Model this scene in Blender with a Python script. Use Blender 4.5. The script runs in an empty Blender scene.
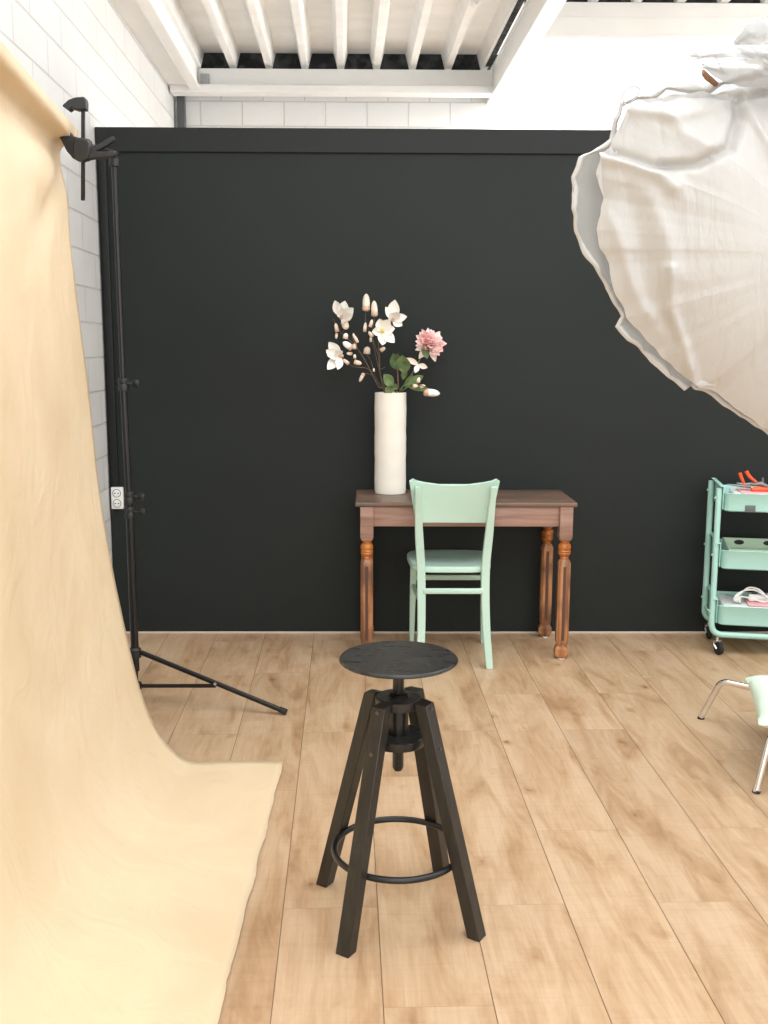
import bpy, bmesh, math, random
from mathutils import Vector, Matrix, noise
random.seed(7)
R = math.radians
sc = bpy.context.scene
COL = sc.collection

# ------------------------------------------------------------------ camera
H = 1.48
F = 1020.0
YAW, PITCH, ROLL = R(0.67), R(9.24), 0.0032
CAM = Vector((0, 0, H))
fw = Vector((math.sin(YAW)*math.cos(PITCH), math.cos(YAW)*math.cos(PITCH), -math.sin(PITCH)))
r0 = fw.cross(Vector((0, 0, 1))).normalized()
u0 = r0.cross(fw).normalized()
rt = (r0*math.cos(ROLL) + u0*math.sin(ROLL)).normalized()
up = rt.cross(fw).normalized()
cd = bpy.data.cameras.new('camera'); cam = bpy.data.objects.new('camera', cd); COL.objects.link(cam)
M3 = Matrix((rt, up, -fw)).transposed()
cam.matrix_world = Matrix.Translation(CAM) @ M3.to_4x4()
cd.sensor_fit = 'VERTICAL'; cd.sensor_height = 36.0; cd.sensor_width = 27.0; cd.lens = 36.0*F/1024.0
cd.clip_start = 0.05; cd.clip_end = 100
sc.camera = cam

def ray(px, py): return fw + rt*((px-384)/F) + up*((512-py)/F)
def onY(px, py, Y):
    d = ray(px, py); return CAM + d*(Y/d.y)
def onZ(px, py, z):
    d = ray(px, py); return CAM + d*((z-H)/d.z)

# ------------------------------------------------------------------ helpers
class MB:
    def __init__(s): s.bm = bmesh.new()
    def box(s, c, d, rot=None, bev=0.0, seg=2):
        m = Matrix.Translation(Vector(c))
        if rot is not None: m = m @ (rot if isinstance(rot, Matrix) else Matrix.Rotation(rot, 4, 'Z'))
        m = m @ Matrix.Diagonal((d[0], d[1], d[2], 1))
        t = bmesh.new(); bmesh.ops.create_cube(t, size=1, matrix=m)
        if bev > 0: bmesh.ops.bevel(t, geom=list(t.edges), offset=bev, segments=seg, affect='EDGES', profile=.5, clamp_overlap=True)
        s.join(t); return s
    def join(s, t):
        me = bpy.data.meshes.new('tmp'); t.to_mesh(me); t.free(); s.bm.from_mesh(me); bpy.data.meshes.remove(me)
    def loft(s, rings, close=True, caps=True):
        vs = [[s.bm.verts.new(p) for p in r] for r in rings]
        n = len(vs[0])
        for a, b in zip(vs, vs[1:]):
            for i in range(n if close else n-1):
                j = (i+1) % n
                try: s.bm.faces.new((a[i], a[j], b[j], b[i]))
                except ValueError: pass
        if caps and close:
            for r in (vs[0][::-1], vs[-1]):
                try: s.bm.faces.new(r)
                except ValueError: pass
        return s
    def tube(s, pts, rad, n=10, closed=False, flat=None):
        pts = [Vector(p) for p in pts]
        N = len(pts); rings = []; prev = None
        for i, p in enumerate(pts):
            if closed: t = (pts[(i+1) % N]-pts[i-1])
            else: t = pts[min(i+1, N-1)]-pts[max(i-1, 0)]
            t.normalize()
            if prev is None:
                a = Vector((0, 0, 1)) if abs(t.z) < .9 else Vector((1, 0, 0))
                nrm = (a - t*a.dot(t)).normalized()
            else: nrm = (prev - t*prev.dot(t)).normalized()
            prev = nrm; b = t.cross(nrm)
            r = rad[i] if isinstance(rad, (list, tuple)) else rad
            ra, rb = (r, r) if flat is None else (r, r*flat)
            rings.append([p + nrm*ra*math.cos(2*math.pi*k/n) + b*rb*math.sin(2*math.pi*k/n) for k in range(n)])
        if closed: rings.append(rings[0]); s.loft(rings, True, False); bmesh.ops.remove_doubles(s.bm, verts=s.bm.verts, dist=1e-6)
        else: s.loft(rings)
        return s
    def lathe(s, prof, c=(0, 0, 0), n=32, mat=None, caps=True):
        c = Vector(c); rings = []
        for r, z in prof:
            rr = [Vector((r*math.cos(2*math.pi*k/n), r*math.sin(2*math.pi*k/n), z)) for k in range(n)]
            if mat: rr = [mat @ p for p in rr]
            rings.append([p+c for p in rr])
        s.loft(rings, True, caps); return s
    def build(s, name, mat, parent=None, smooth=True, sharp=35, loc=None, sub=0, bevel=0):
        bmesh.ops.recalc_face_normals(s.bm, faces=s.bm.faces)
        me = bpy.data.meshes.new(name); s.bm.to_mesh(me); s.bm.free()
        o = bpy.data.objects.new(name, me); COL.objects.link(o)
        if mat: me.materials.append(mat)
        if smooth:
            for p in me.polygons: p.use_smooth = True
            me.set_sharp_from_angle(angle=R(sharp))
        if loc is not None:
            me.transform(Matrix.Translation(-Vector(loc))); o.location = loc
        if bevel:
            m = o.modifiers.new('bevel', 'BEVEL'); m.width = bevel; m.segments = 2; m.limit_method = 'ANGLE'; m.angle_limit = R(40)
        if sub:
            m = o.modifiers.new('sub', 'SUBSURF'); m.levels = sub; m.render_levels = sub
        if parent is not None:
            o.parent = parent
            q = parent; off = Vector((0, 0, 0))
            o.matrix_parent_inverse = wm(parent).inverted()
        return o
def wm(o):
    m = Matrix.LocRotScale(o.location, o.rotation_euler, o.scale)
    if o.parent: m = wm(o.parent) @ o.matrix_parent_inverse @ m
    return m
def tag(o, label, cat=None, group=None, kind=None):
    if label: o['label'] = label
    if cat: o['category'] = cat
    if group: o['group'] = group
    if kind: o['kind'] = kind
    return o
def thing(name, loc, label, cat, group=None):
    o = bpy.data.objects.new(name, None); COL.objects.link(o); o.location = loc; o.empty_display_size = .05
    return tag(o, label, cat, group)
def struct(o): o['kind'] = 'structure'; return o
def arc(p0, p1, p2, rad, n=6):
    """round the corner at p1 of the path p0-p1-p2"""
    p0, p1, p2 = Vector(p0), Vector(p1), Vector(p2)
    a = (p0-p1).normalized(); b = (p2-p1).normalized(); out = []
    A = p1+a*rad; B = p1+b*rad
    for i in range(n+1):
        t = i/n; out.append(A*(1-t)**2 + p1*2*t*(1-t) + B*t*t)
    return out
def rounded(pts, rad, n=6):
    pts = [Vector(p) for p in pts]; out = [pts[0]]
    for i in range(1, len(pts)-1): out += arc(pts[i-1], pts[i], pts[i+1], rad, n)
    return out+[pts[-1]]
def bez(p, n=12):
    """Catmull-Rom through points"""
    p = [Vector(q) for q in p]; p = [p[0]*2-p[1]]+p+[p[-1]*2-p[-2]]; out = []
    for i in range(1, len(p)-2):
        for k in range(n):
            t = k/n; a, b, c, d = p[i-1], p[i], p[i+1], p[i+2]
            out.append(.5*((2*b)+(c-a)*t+(2*a-5*b+4*c-d)*t*t+(3*b-a-3*c+d)*t**3))
    return out+[p[-2]]

# ------------------------------------------------------------------ materials
def mat(name, col=(.8, .8, .8), rough=.5, metal=0.0, **kw):
    m = bpy.data.materials.new(name); m.use_nodes = True; nt = m.node_tree
    b = nt.nodes['Principled BSDF']
    b.inputs['Base Color'].default_value = (*col, 1); b.inputs['Roughness'].default_value = rough
    b.inputs['Metallic'].default_value = metal
    for k, v in kw.items(): b.inputs[k.replace('_', ' ')].default_value = v
    return m
def nodes(m): return m.node_tree, m.node_tree.nodes['Principled BSDF']
def N(nt, t, **kw):
    n = nt.nodes.new(t)
    for k, v in kw.items():
        if hasattr(n, k): setattr(n, k, v)
    return n
def ramp(nt, stops):
    n = nt.nodes.new('ShaderNodeValToRGB'); e = n.color_ramp.elements
    while len(e) < len(stops): e.new(.5)
    for i, (p, c) in enumerate(stops): e[i].position = p; e[i].color = (*c, 1) if len(c) == 3 else c
    return n
def noise_mat(name, c1, c2, scale=8, rough=.6, bump=0.0, stretch=(1, 1, 1), detail=5, lo=.35, hi=.65, metal=0, bscale=None, bdist=.002, r2=None):
    m = mat(name, c1, rough, metal); nt, b = nodes(m); L = nt.links.new
    tc = N(nt, 'ShaderNodeTexCoord'); mp = N(nt, 'ShaderNodeMapping'); mp.inputs['Scale'].default_value = stretch
    L(tc.outputs['Object'], mp.inputs['Vector'])
    nz = N(nt, 'ShaderNodeTexNoise'); nz.inputs['Scale'].default_value = scale; nz.inputs['Detail'].default_value = detail
    L(mp.outputs[0], nz.inputs['Vector'])
    rp = ramp(nt, [(lo, c1), (hi, c2)]); L(nz.outputs['Fac'], rp.inputs[0]); L(rp.outputs[0], b.inputs['Base Color'])
    if r2 is not None:
        mr = N(nt, 'ShaderNodeMapRange'); mr.inputs['From Min'].default_value = lo; mr.inputs['From Max'].default_value = hi
        mr.inputs['To Min'].default_value = rough; mr.inputs['To Max'].default_value = r2
        L(nz.outputs['Fac'], mr.inputs['Value']); L(mr.outputs[0], b.inputs['Roughness'])
    if bump:
        n2 = N(nt, 'ShaderNodeTexNoise'); n2.inputs['Scale'].default_value = bscale or scale*3; n2.inputs['Detail'].default_value = 4
        L(mp.outputs[0], n2.inputs['Vector'])
        bp = N(nt, 'ShaderNodeBump'); bp.inputs['Strength'].default_value = bump; bp.inputs['Distance'].default_value = bdist
        L(n2.outputs['Fac'], bp.inputs['Height']); L(bp.outputs[0], b.inputs['Normal'])
    return m
def brick_mat(name, col, mortar, w, h, off_x, off_z, ms=.006):
    m = mat(name, col, .75); nt, b = nodes(m); L = nt.links.new
    tc = N(nt, 'ShaderNodeTexCoord'); sp = N(nt, 'ShaderNodeSeparateXYZ'); L(tc.outputs['Object'], sp.inputs[0])
    cb = N(nt, 'ShaderNodeCombineXYZ')
    a = N(nt, 'ShaderNodeMath', operation='ADD'); a.inputs[1].default_value = 100*w*2+off_x
    c = N(nt, 'ShaderNodeMath', operation='ADD'); c.inputs[1].default_value = 100*h*2+off_z
    L(sp.outputs['X'], a.inputs[0]); L(sp.outputs['Z'], c.inputs[0]); L(a.outputs[0], cb.inputs['X']); L(c.outputs[0], cb.inputs['Y'])
    br = N(nt, 'ShaderNodeTexBrick', offset=.5, offset_frequency=2, squash=1.0)
    for k, v in (('Scale', 1.0), ('Mortar Size', ms), ('Mortar Smooth', .4), ('Bias', 0.0), ('Brick Width', w), ('Row Height', h)):
        br.inputs[k].default_value = v
    br.inputs['Color1'].default_value = (*col, 1); br.inputs['Color2'].default_value = (*[x*.965 for x in col], 1)
    br.inputs['Mortar'].default_value = (*mortar, 1); L(cb.outputs[0], br.inputs['Vector'])
    nz = N(nt, 'ShaderNodeTexNoise'); nz.inputs['Scale'].default_value = 2.2; nz.inputs['Detail'].default_value = 6; L(tc.outputs['Object'], nz.inputs['Vector'])
    rp = ramp(nt, [(.3, (.9, .89, .87)), (.6, (1, 1, 1))]); L(nz.outputs['Fac'], rp.inputs[0])
    mx = N(nt, 'ShaderNodeMix', data_type='RGBA', blend_type='MULTIPLY'); mx.inputs['Factor'].default_value = .6
    L(br.outputs['Color'], mx.inputs['A']); L(rp.outputs[0], mx.inputs['B']); L(mx.outputs['Result'], b.inputs['Base Color'])
    iv = N(nt, 'ShaderNodeMath', operation='SUBTRACT'); iv.inputs[0].default_value = 1; L(br.outputs['Fac'], iv.inputs[1])
    n2 = N(nt, 'ShaderNodeTexNoise'); n2.inputs['Scale'].default_value = 60; L(tc.outputs['Object'], n2.inputs['Vector'])
    ad = N(nt, 'ShaderNodeMath', operation='MULTIPLY_ADD'); ad.inputs[1].default_value = .12; L(n2.outputs['Fac'], ad.inputs[0]); L(iv.outputs[0], ad.inputs[2])
    bp = N(nt, 'ShaderNodeBump'); bp.inputs['Strength'].default_value = .7; bp.inputs['Distance'].default_value = .006
    L(ad.outputs[0], bp.inputs['Height']); L(bp.outputs[0], b.inputs['Normal'])
    return m

m_black_wall = noise_mat('black_wall_paint', (.0085, .0118, .0108), (.0125, .0165, .0150), 1.2, .66, .15, bscale=90, bdist=.001, r2=.7)
m_black_trim = mat('black_trim_paint', (.009, .011, .0105), .6)
m_white_paint = noise_mat('white_paint', (.86, .855, .835), (.90, .895, .875), 3, .55)
m_deck = noise_mat('white_steel_deck', (.85, .84, .81), (.92, .915, .89), 2.5, .5, stretch=(1, 3, 1))
m_dark_gap = noise_mat('dark_closure_foam', (.015, .017, .018), (.10, .10, .10), 14, .9, .6, bdist=.01, lo=.45, hi=.8)
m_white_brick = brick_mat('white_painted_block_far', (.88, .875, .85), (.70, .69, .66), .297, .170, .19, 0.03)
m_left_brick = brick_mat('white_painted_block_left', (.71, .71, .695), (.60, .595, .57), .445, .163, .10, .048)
m_grey_steel = mat('dark_grey_steel', (.10, .105, .11), .5)
m_black_metal = mat('black_satin_metal', (.006, .006, .007), .30, .0)
m_black_plastic = noise_mat('black_clamp_plastic', (.012, .013, .014), (.018, .019, .020), 30, .5)
m_chrome = mat('chrome', (.78, .78, .80), .12, 1.0)
m_bracket = mat('galvanised_bracket', (.42, .42, .41), .5, .3)
m_alu = mat('aluminium', (.6, .6, .6), .3, 1.0)
m_rubber = mat('black_rubber', (.012, .012, .013), .7)
m_white_plastic = mat('white_plastic', (.82, .82, .80), .4)
m_socket_dark = mat('socket_recess', (.05, .05, .05), .6)
m_mint_chair = noise_mat('mint_green_paint', (.45, .635, .535), (.49, .665, .57), 5, .42)
m_mint_trolley = mat('mint_powder_coat', (.38, .645, .585), .35)
m_vase = noise_mat('matt_cream_ceramic', (.77, .72, .63), (.82, .775, .69), 9, .8, .25, bscale=45, bdist=.002)
m_orange = mat('orange_handle', (.85, .10, .025), .4)
m_tool_steel = mat('grey_tool_steel', (.2, .2, .2), .4, .8)
m_magnolia = noise_mat('magnolia_petal', (.86, .84, .76), (.92, .91, .87), 30, .55, Subsurface_Weight=0) if False else mat('magnolia_petal', (.90, .88, .82), .55)
m_bud = noise_mat('magnolia_bud', (.72, .55, .43), (.86, .78, .68), 25, .6)
m_calyx = mat('bud_calyx', (.62, .42, .30), .7)
m_stamen = mat('yellow_stamen', (.75, .62, .08), .6)
m_pink = noise_mat('pink_petal', (.88, .50, .49), (.93, .72, .68), 22, .6)
m_pale_petal = mat('pale_pink_petal', (.88, .74, .68), .6)
m_leaf = noise_mat('green_leaf', (.055, .10, .035), (.16, .23, .09), 22, .45)
m_twig = noise_mat('brown_twig', (.07, .045, .03), (.16, .11, .07), 40, .8)
m_green_stem = mat('green_stem', (.14, .19, .07), .6)
m_cushion = noise_mat('pale_mint_cotton', (.60, .74, .61), (.66, .79, .67), 6, .85, .4, bscale=22, bdist=.01)
m_pink_paper = mat('pink_paper', (.85, .45, .47), .7)
m_paper_white = mat('white_paper', (.8, .8, .78), .7)
m_tape = mat('grey_tape', (.11, .13, .13), .5)
m_wood_seat = mat('pale_ply', (.5, .36, .22), .5)
m_baseline = mat('pale_edge_strip', (.62, .52, .45), .6)

def wood(name, c1, c2, c3, rough=.45, scl=1.0, axis='Z', dirt=None):
    """grain along axis"""
    m = mat(name, c1, rough); nt, b = nodes(m); L = nt.links.new
    st = {'X': (1.2, 14, 14), 'Y': (14, 1.2, 14), 'Z': (14, 14, 1.2)}[axis]
    tc = N(nt, 'ShaderNodeTexCoord'); mp = N(nt, 'ShaderNodeMapping'); mp.inputs['Scale'].default_value = [s*scl for s in st]
    L(tc.outputs['Object'], mp.inputs['Vector'])
    nz = N(nt, 'ShaderNodeTexNoise'); nz.inputs['Scale'].default_value = 2.2; nz.inputs['Detail'].default_value = 7; nz.inputs['Distortion'].default_value = .8
    L(mp.outputs[0], nz.inputs['Vector'])
    rp = ramp(nt, [(.3, c1), (.5, c2), (.7, c3)]); L(nz.outputs['Fac'], rp.inputs[0])
    out = rp.outputs[0]
    if dirt:
        n2 = N(nt, 'ShaderNodeTexNoise'); n2.inputs['Scale'].default_value = 9; n2.inputs['Detail'].default_value = 6; L(tc.outputs['Object'], n2.inputs['Vector'])
        r2 = ramp(nt, [(.42, (0, 0, 0)), (.66, (1, 1, 1))]); L(n2.outputs['Fac'], r2.inputs[0])
        mx = N(nt, 'ShaderNodeMix', data_type='RGBA'); mx.inputs['B'].default_value = (*dirt, 1)
        L(r2.outputs[0], mx.inputs['Factor']); L(out, mx.inputs['A']); out = mx.outputs['Result']
    L(out, b.inputs['Base Color'])
    bp = N(nt, 'ShaderNodeBump'); bp.inputs['Strength'].default_value = .25; bp.inputs['Distance'].default_value = .002
    L(nz.outputs['Fac'], bp.inputs['Height']); L(bp.outputs[0], b.inputs['Normal'])
    return m
m_table_top = wood('worn_brown_table_top', (.10, .055, .035), (.17, .10, .068), (.24, .155, .11), .38, 1, 'X', (.12, .085, .065))
m_table_apron = wood('faded_brown_apron', (.20, .105, .075), (.31, .18, .135), (.38, .25, .20), .5, 1, 'X')
m_table_leg = wood('orange_brown_turned_wood', (.16, .06, .025), (.40, .17, .07), (.55, .29, .14), .38, 1, 'Z', (.16, .07, .035))
m_table_ring = wood('polished_orange_ring', (.22, .06, .012), (.42, .13, .025), (.5, .19, .05), .25, 1, 'Z')
m_groove = mat('dark_carved_groove', (.085, .038, .022), .6)
m_stool = wood('black_stained_beech', (.010, .009, .008), (.017, .015, .012), (.028, .024, .019), .40, 1.3, 'Z')
m_stool_top = noise_mat('worn_black_seat', (.010, .010, .010), (.030, .029, .027), 13, .27, .1, stretch=(1, 3, 1), r2=.45, lo=.4, hi=.75)
m_bolt = mat('dull_bolt', (.12, .11, .10), .4, .8)

def floor_mat():
    m = mat('oak_laminate', (.5, .4, .3), .42); nt, b = nodes(m); L = nt.links.new
    tc = N(nt, 'ShaderNodeTexCoord'); at = N(nt, 'ShaderNodeAttribute', attribute_name='pofs')
    ad = N(nt, 'ShaderNodeVectorMath', operation='ADD'); L(tc.outputs['Object'], ad.inputs[0]); L(at.outputs['Vector'], ad.inputs[1])
    mp = N(nt, 'ShaderNodeMapping'); mp.inputs['Scale'].default_value = (8, 1.7, 1); L(ad.outputs[0], mp.inputs['Vector'])
    # broad figure
    n1 = N(nt, 'ShaderNodeTexNoise'); n1.inputs['Scale'].default_value = 1.3; n1.inputs['Detail'].default_value = 9; n1.inputs['Roughness'].default_value = .62; n1.inputs['Distortion'].default_value = .7
    L(mp.outputs[0], n1.inputs['Vector'])
    r1 = ramp(nt, [(.30, (.35, .205, .105)), (.44, (.475, .31, .178)), (.60, (.565, .40, .255))]); L(n1.outputs['Fac'], r1.inputs[0])
    # fine grain
    m2 = N(nt, 'ShaderNodeMapping'); m2.inputs['Scale'].default_value = (110, 4, 1); L(ad.outputs[0], m2.inputs['Vector'])
    n2 = N(nt, 'ShaderNodeTexNoise'); n2.inputs['Scale'].default_value = 1; n2.inputs['Detail'].default_value = 4; L(m2.outputs[0], n2.inputs['Vector'])
    r2 = ramp(nt, [(.3, (.84, .82, .79)), (.6, (1, 1, 1))]); L(n2.outputs['Fac'], r2.inputs[0])
    mx = N(nt, 'ShaderNodeMix', data_type='RGBA', blend_type='MULTIPLY'); mx.inputs['Factor'].default_value = .55
    L(r1.outputs[0], mx.inputs['A']); L(r2.outputs[0], mx.inputs['B'])
    # saw marks across the grain, patchy
    m3 = N(nt, 'ShaderNodeMapping'); m3.inputs['Scale'].default_value = (2.6, 34, 1); L(ad.outputs[0], m3.inputs['Vector'])
    n3 = N(nt, 'ShaderNodeTexNoise'); n3.inputs['Scale'].default_value = 1; n3.inputs['Detail'].default_value = 3; n3.inputs['Distortion'].default_value = 1.8; L(m3.outputs[0], n3.inputs['Vector'])
    r3 = ramp(nt, [(.36, (.86, .83, .79)), (.46, (1, 1, 1)), (.60, (1.0, 1.0, 1.0)), (.68, (1.10, 1.11, 1.13))]); L(n3.outputs['Fac'], r3.inputs[0])
    x3 = N(nt, 'ShaderNodeMix', data_type='RGBA', blend_type='MULTIPLY'); x3.inputs['Factor'].default_value = .26
    L(mx.outputs['Result'], x3.inputs['A']); L(r3.outputs[0], x3.inputs['B'])
    # knots
    m4 = N(nt, 'ShaderNodeMapping'); m4.inputs['Scale'].default_value = (5.4, 3.4, 1); L(ad.outputs[0], m4.inputs['Vector'])
    n5 = N(nt, 'ShaderNodeTexNoise'); n5.inputs['Scale'].default_value = 22; L(ad.outputs[0], n5.inputs['Vector'])
    mm = N(nt, 'ShaderNodeMix', data_type='VECTOR'); mm.inputs['Factor'].default_value = .16; L(m4.outputs[0], mm.inputs[4]); L(n5.outputs['Color'], mm.inputs[5])
    vo = N(nt, 'ShaderNodeTexVoronoi'); vo.inputs['Scale'].default_value = 1.4; vo.inputs['Randomness'].default_value = 1; L(mm.outputs[1], vo.inputs['Vector'])
    r4 = ramp(nt, [(0, (.30, .20, .14)), (.035, (.50, .38, .28)), (.08, (.82, .74, .67)), (.19, (1, 1, 1))]); L(vo.outputs['Distance'], r4.inputs[0])
    x4 = N(nt, 'ShaderNodeMix', data_type='RGBA', blend_type='MULTIPLY'); x4.inputs['Factor'].default_value = .9
    L(x3.outputs['Result'], x4.inputs['A']); L(r4.outputs[0], x4.inputs['B'])
    # plank tone
    sp = N(nt, 'ShaderNodeSeparateXYZ'); L(at.outputs['Vector'], sp.inputs[0])
    mr = N(nt, 'ShaderNodeMapRange'); mr.inputs['From Min'].default_value = 0; mr.inputs['From Max'].default_value = 50; mr.inputs['To Min'].default_value = .95; mr.inputs['To Max'].default_value = 1.04
    L(sp.outputs['X'], mr.inputs['Value'])
    x5 = N(nt, 'ShaderNodeVectorMath', operation='SCALE'); L(x4.outputs['Result'], x5.inputs[0]); L(mr.outputs[0], x5.inputs['Scale'])
    L(x5.outputs[0], b.inputs['Base Color'])
    bp = N(nt, 'ShaderNodeBump'); bp.inputs['Strength'].default_value = .2; bp.inputs['Distance'].default_value = .001
    L(n2.outputs['Fac'], bp.inputs['Height']); L(bp.outputs[0], b.inputs['Normal'])
    return m
m_floor = floor_mat()
m_subfloor = mat('plank_joint', (.24, .145, .08), .8)

def cloth_mat(name, col, trans, alpha):
    m = bpy.data.materials.new(name); m.use_nodes = True; nt = m.node_tree; nt.nodes.clear(); L = nt.links.new
    out = N(nt, 'ShaderNodeOutputMaterial'); d = N(nt, 'ShaderNodeBsdfDiffuse'); t = N(nt, 'ShaderNodeBsdfTranslucent')
    g = N(nt, 'ShaderNodeBsdfGlossy'); g.inputs['Roughness'].default_value = .35; tr = N(nt, 'ShaderNodeBsdfTransparent')
    d.inputs['Color'].default_value = (*col, 1); t.inputs['Color'].default_value = (*col, 1)
    tc = N(nt, 'ShaderNodeTexCoord'); nz = N(nt, 'ShaderNodeTexNoise'); nz.inputs['Scale'].default_value = 9; nz.inputs['Detail'].default_value = 7; nz.inputs['Distortion'].default_value = 1.5
    mp = N(nt, 'ShaderNodeMapping'); mp.inputs['Rotation'].default_value = (0, R(35), 0); mp.inputs['Scale'].default_value = (3.0, 1, .9)
    L(tc.outputs['Object'], mp.inputs['Vector']); L(mp.outputs[0], nz.inputs['Vector'])
    bp = N(nt, 'ShaderNodeBump'); bp.inputs['Strength'].default_value = .35; bp.inputs['Distance'].default_value = .012; L(nz.outputs['Fac'], bp.inputs['Height'])
    for q in (d, t, g): L(bp.outputs[0], q.inputs['Normal'])
    a = N(nt, 'ShaderNodeMixShader'); a.inputs[0].default_value = trans; L(d.outputs[0], a.inputs[1]); L(t.outputs[0], a.inputs[2])
    c = N(nt, 'ShaderNodeMixShader'); c.inputs[0].default_value = .05; L(a.outputs[0], c.inputs[1]); L(g.outputs[0], c.inputs[2])
    e = N(nt, 'ShaderNodeMixShader'); e.inputs[0].default_value = alpha; L(tr.outputs[0], e.inputs[1]); L(c.outputs[0], e.inputs[2])
    L(e.outputs[0], out.inputs[0]); return m
m_cloth = cloth_mat('cream_silk', (.565, .55, .525), .2, 1.0)
m_sheer = cloth_mat('sheer_white_film', (.62, .62, .60), .3, .40)
m_film = cloth_mat('clear_crumpled_film', (.50, .50, .49), .3, .62)

def paper_mat():
    m = mat('sand_backdrop_paper', (.8, .62, .38), .6); nt, b = nodes(m); L = nt.links.new
    tc = N(nt, 'ShaderNodeTexCoord'); nz = N(nt, 'ShaderNodeTexNoise'); nz.inputs['Scale'].default_value = 1.6; nz.inputs['Detail'].default_value = 8; nz.inputs['Distortion'].default_value = .7
    L(tc.outputs['Object'], nz.inputs['Vector'])
    rp = ramp(nt, [(.35, (.66, .51, .33)), (.52, (.70, .555, .37)), (.68, (.73, .595, .41))]); L(nz.outputs['Fac'], rp.inputs[0]); L(rp.outputs[0], b.inputs['Base Color'])
    n2 = N(nt, 'ShaderNodeTexNoise'); n2.inputs['Scale'].default_value = 5; n2.inputs['Detail'].default_value = 5; n2.inputs['Distortion'].default_value = 1.5; L(tc.outputs['Object'], n2.inputs['Vector'])
    bp = N(nt, 'ShaderNodeBump'); bp.inputs['Strength'].default_value = .35; bp.inputs['Distance'].default_value = .02
    L(n2.outputs['Fac'], bp.inputs['Height']); L(bp.outputs[0], b.inputs['Normal'])
    return m
m_backdrop = paper_mat()

for q in (m_black_wall, m_black_trim): q.node_tree.nodes['Principled BSDF'].inputs['Specular IOR Level'].default_value = .33
# ------------------------------------------------------------------ setting
YW = 5.16            # black wall face
ROT = R(1.44)        # planks, deck and side wall run slightly off the black wall's normal
XR, YB = 3.9, -3.4   # right wall, wall behind the camera

# floor: one object, planks as separate raised faces
DIRP = Matrix.Rotation(ROT, 4, 'Z'); INVP = DIRP.inverted()
def u_of(px, py): return (INVP @ onZ(px, py, 0)).x
uA = u_of(614.2, 825)
PW = .2518
def floor():
    bm = bmesh.new(); lay = bm.faces.layers.float_vector.new('pofs') if False else None
    faces = []
    base = [bm.verts.new(p) for p in ((-2.4, YB-.3, -.0025), (4.4, YB-.3, -.0025), (4.4, 8.0, -.0025), (-2.4, 8.0, -.0025))]
    fb = bm.faces.new(base); fb.material_index = 1; faces.append((0, 0, 0))
    g = .0011
    LEN = 1.255
    rows = {0: 2.52, 1: 2.94, -1: 2.94, -2: 2.52, -3: 2.10, -4: 2.52, 2: 2.3, 3: 2.7, -5: 2.0, 4: 2.62}
    for k in range(-10, 13):
        off = rows.get(k, random.uniform(0, LEN)); x0 = uA+k*PW; x1 = x0+PW
        y = off - LEN*8
        while y < 8:
            o = [bm.verts.new(p) for p in ((x0+g, max(y, YB-.3)+g*.3, 0), (x1-g, max(y, YB-.3)+g*.3, 0), (x1-g, min(y+LEN, 7.9)-g*.3, 0), (x0+g, min(y+LEN, 7.9)-g*.3, 0))]
            if y+LEN > YB-.2:
                bm.faces.new(o); faces.append((random.uniform(0, 50), random.uniform(0, 50), random.uniform(0, 9)))
            y += LEN
    for v in [v for v in bm.verts if not v.link_faces]: bm.verts.remove(v)
    me = bpy.data.meshes.new('floor'); bm.faces.ensure_lookup_table(); bm.to_mesh(me); bm.free()
    a = me.attributes.new('pofs', 'FLOAT_VECTOR', 'FACE')
    for i, v in enumerate(faces): a.data[i].vector = v
    me.materials.append(m_floor); me.materials.append(m_subfloor)
    o = bpy.data.objects.new('floor', me); COL.objects.link(o); o.rotation_euler = (0, 0, ROT); struct(o)
floor()

# left wall: local X runs along the wall, local Z up
wl = onY(97, 127, YW)
DL = R(1.6)
def left_x(Y): return wl.x - .012 - math.tan(DL)*(Y-YW)
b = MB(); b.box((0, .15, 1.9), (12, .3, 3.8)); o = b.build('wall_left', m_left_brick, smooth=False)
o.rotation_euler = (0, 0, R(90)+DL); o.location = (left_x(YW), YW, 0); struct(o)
# black wall
XBL = left_x(YW)+.004
ztop = onY(300, 128.5, YW).z
b = MB(); b.box(((XBL+XR)/2, YW+.05, ztop/2), (XR-XBL, .10, ztop)); struct(b.build('wall_back', m_black_wall, smooth=False))
zt2 = onY(300, 153, YW).z
b = MB(); b.box(((XBL+XR)/2, YW-.006, (ztop+zt2)/2), (XR-XBL, .012, ztop-zt2), bev=.003); struct(b.build('trim_1', m_black_trim, smooth=False))
b = MB(); b.box(((XBL+XR)/2, YW-.006, .0045), (XR-XBL-.002, .012, .009), bev=.002); struct(b.build('baseboard_back', m_baseline, smooth=False))
# far wall of white block
YF = 7.66
b = MB(); b.box((1.1, YF+.1, 1.61), (6.2, .2, 3.22)); struct(b.build('wall_far', m_white_brick, smooth=False))
b = MB(); b.box((-.53, YF+.1, 3.5), (2.74, .2, .56)); struct(b.build('wall_far_top', m_white_brick, smooth=False))
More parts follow.
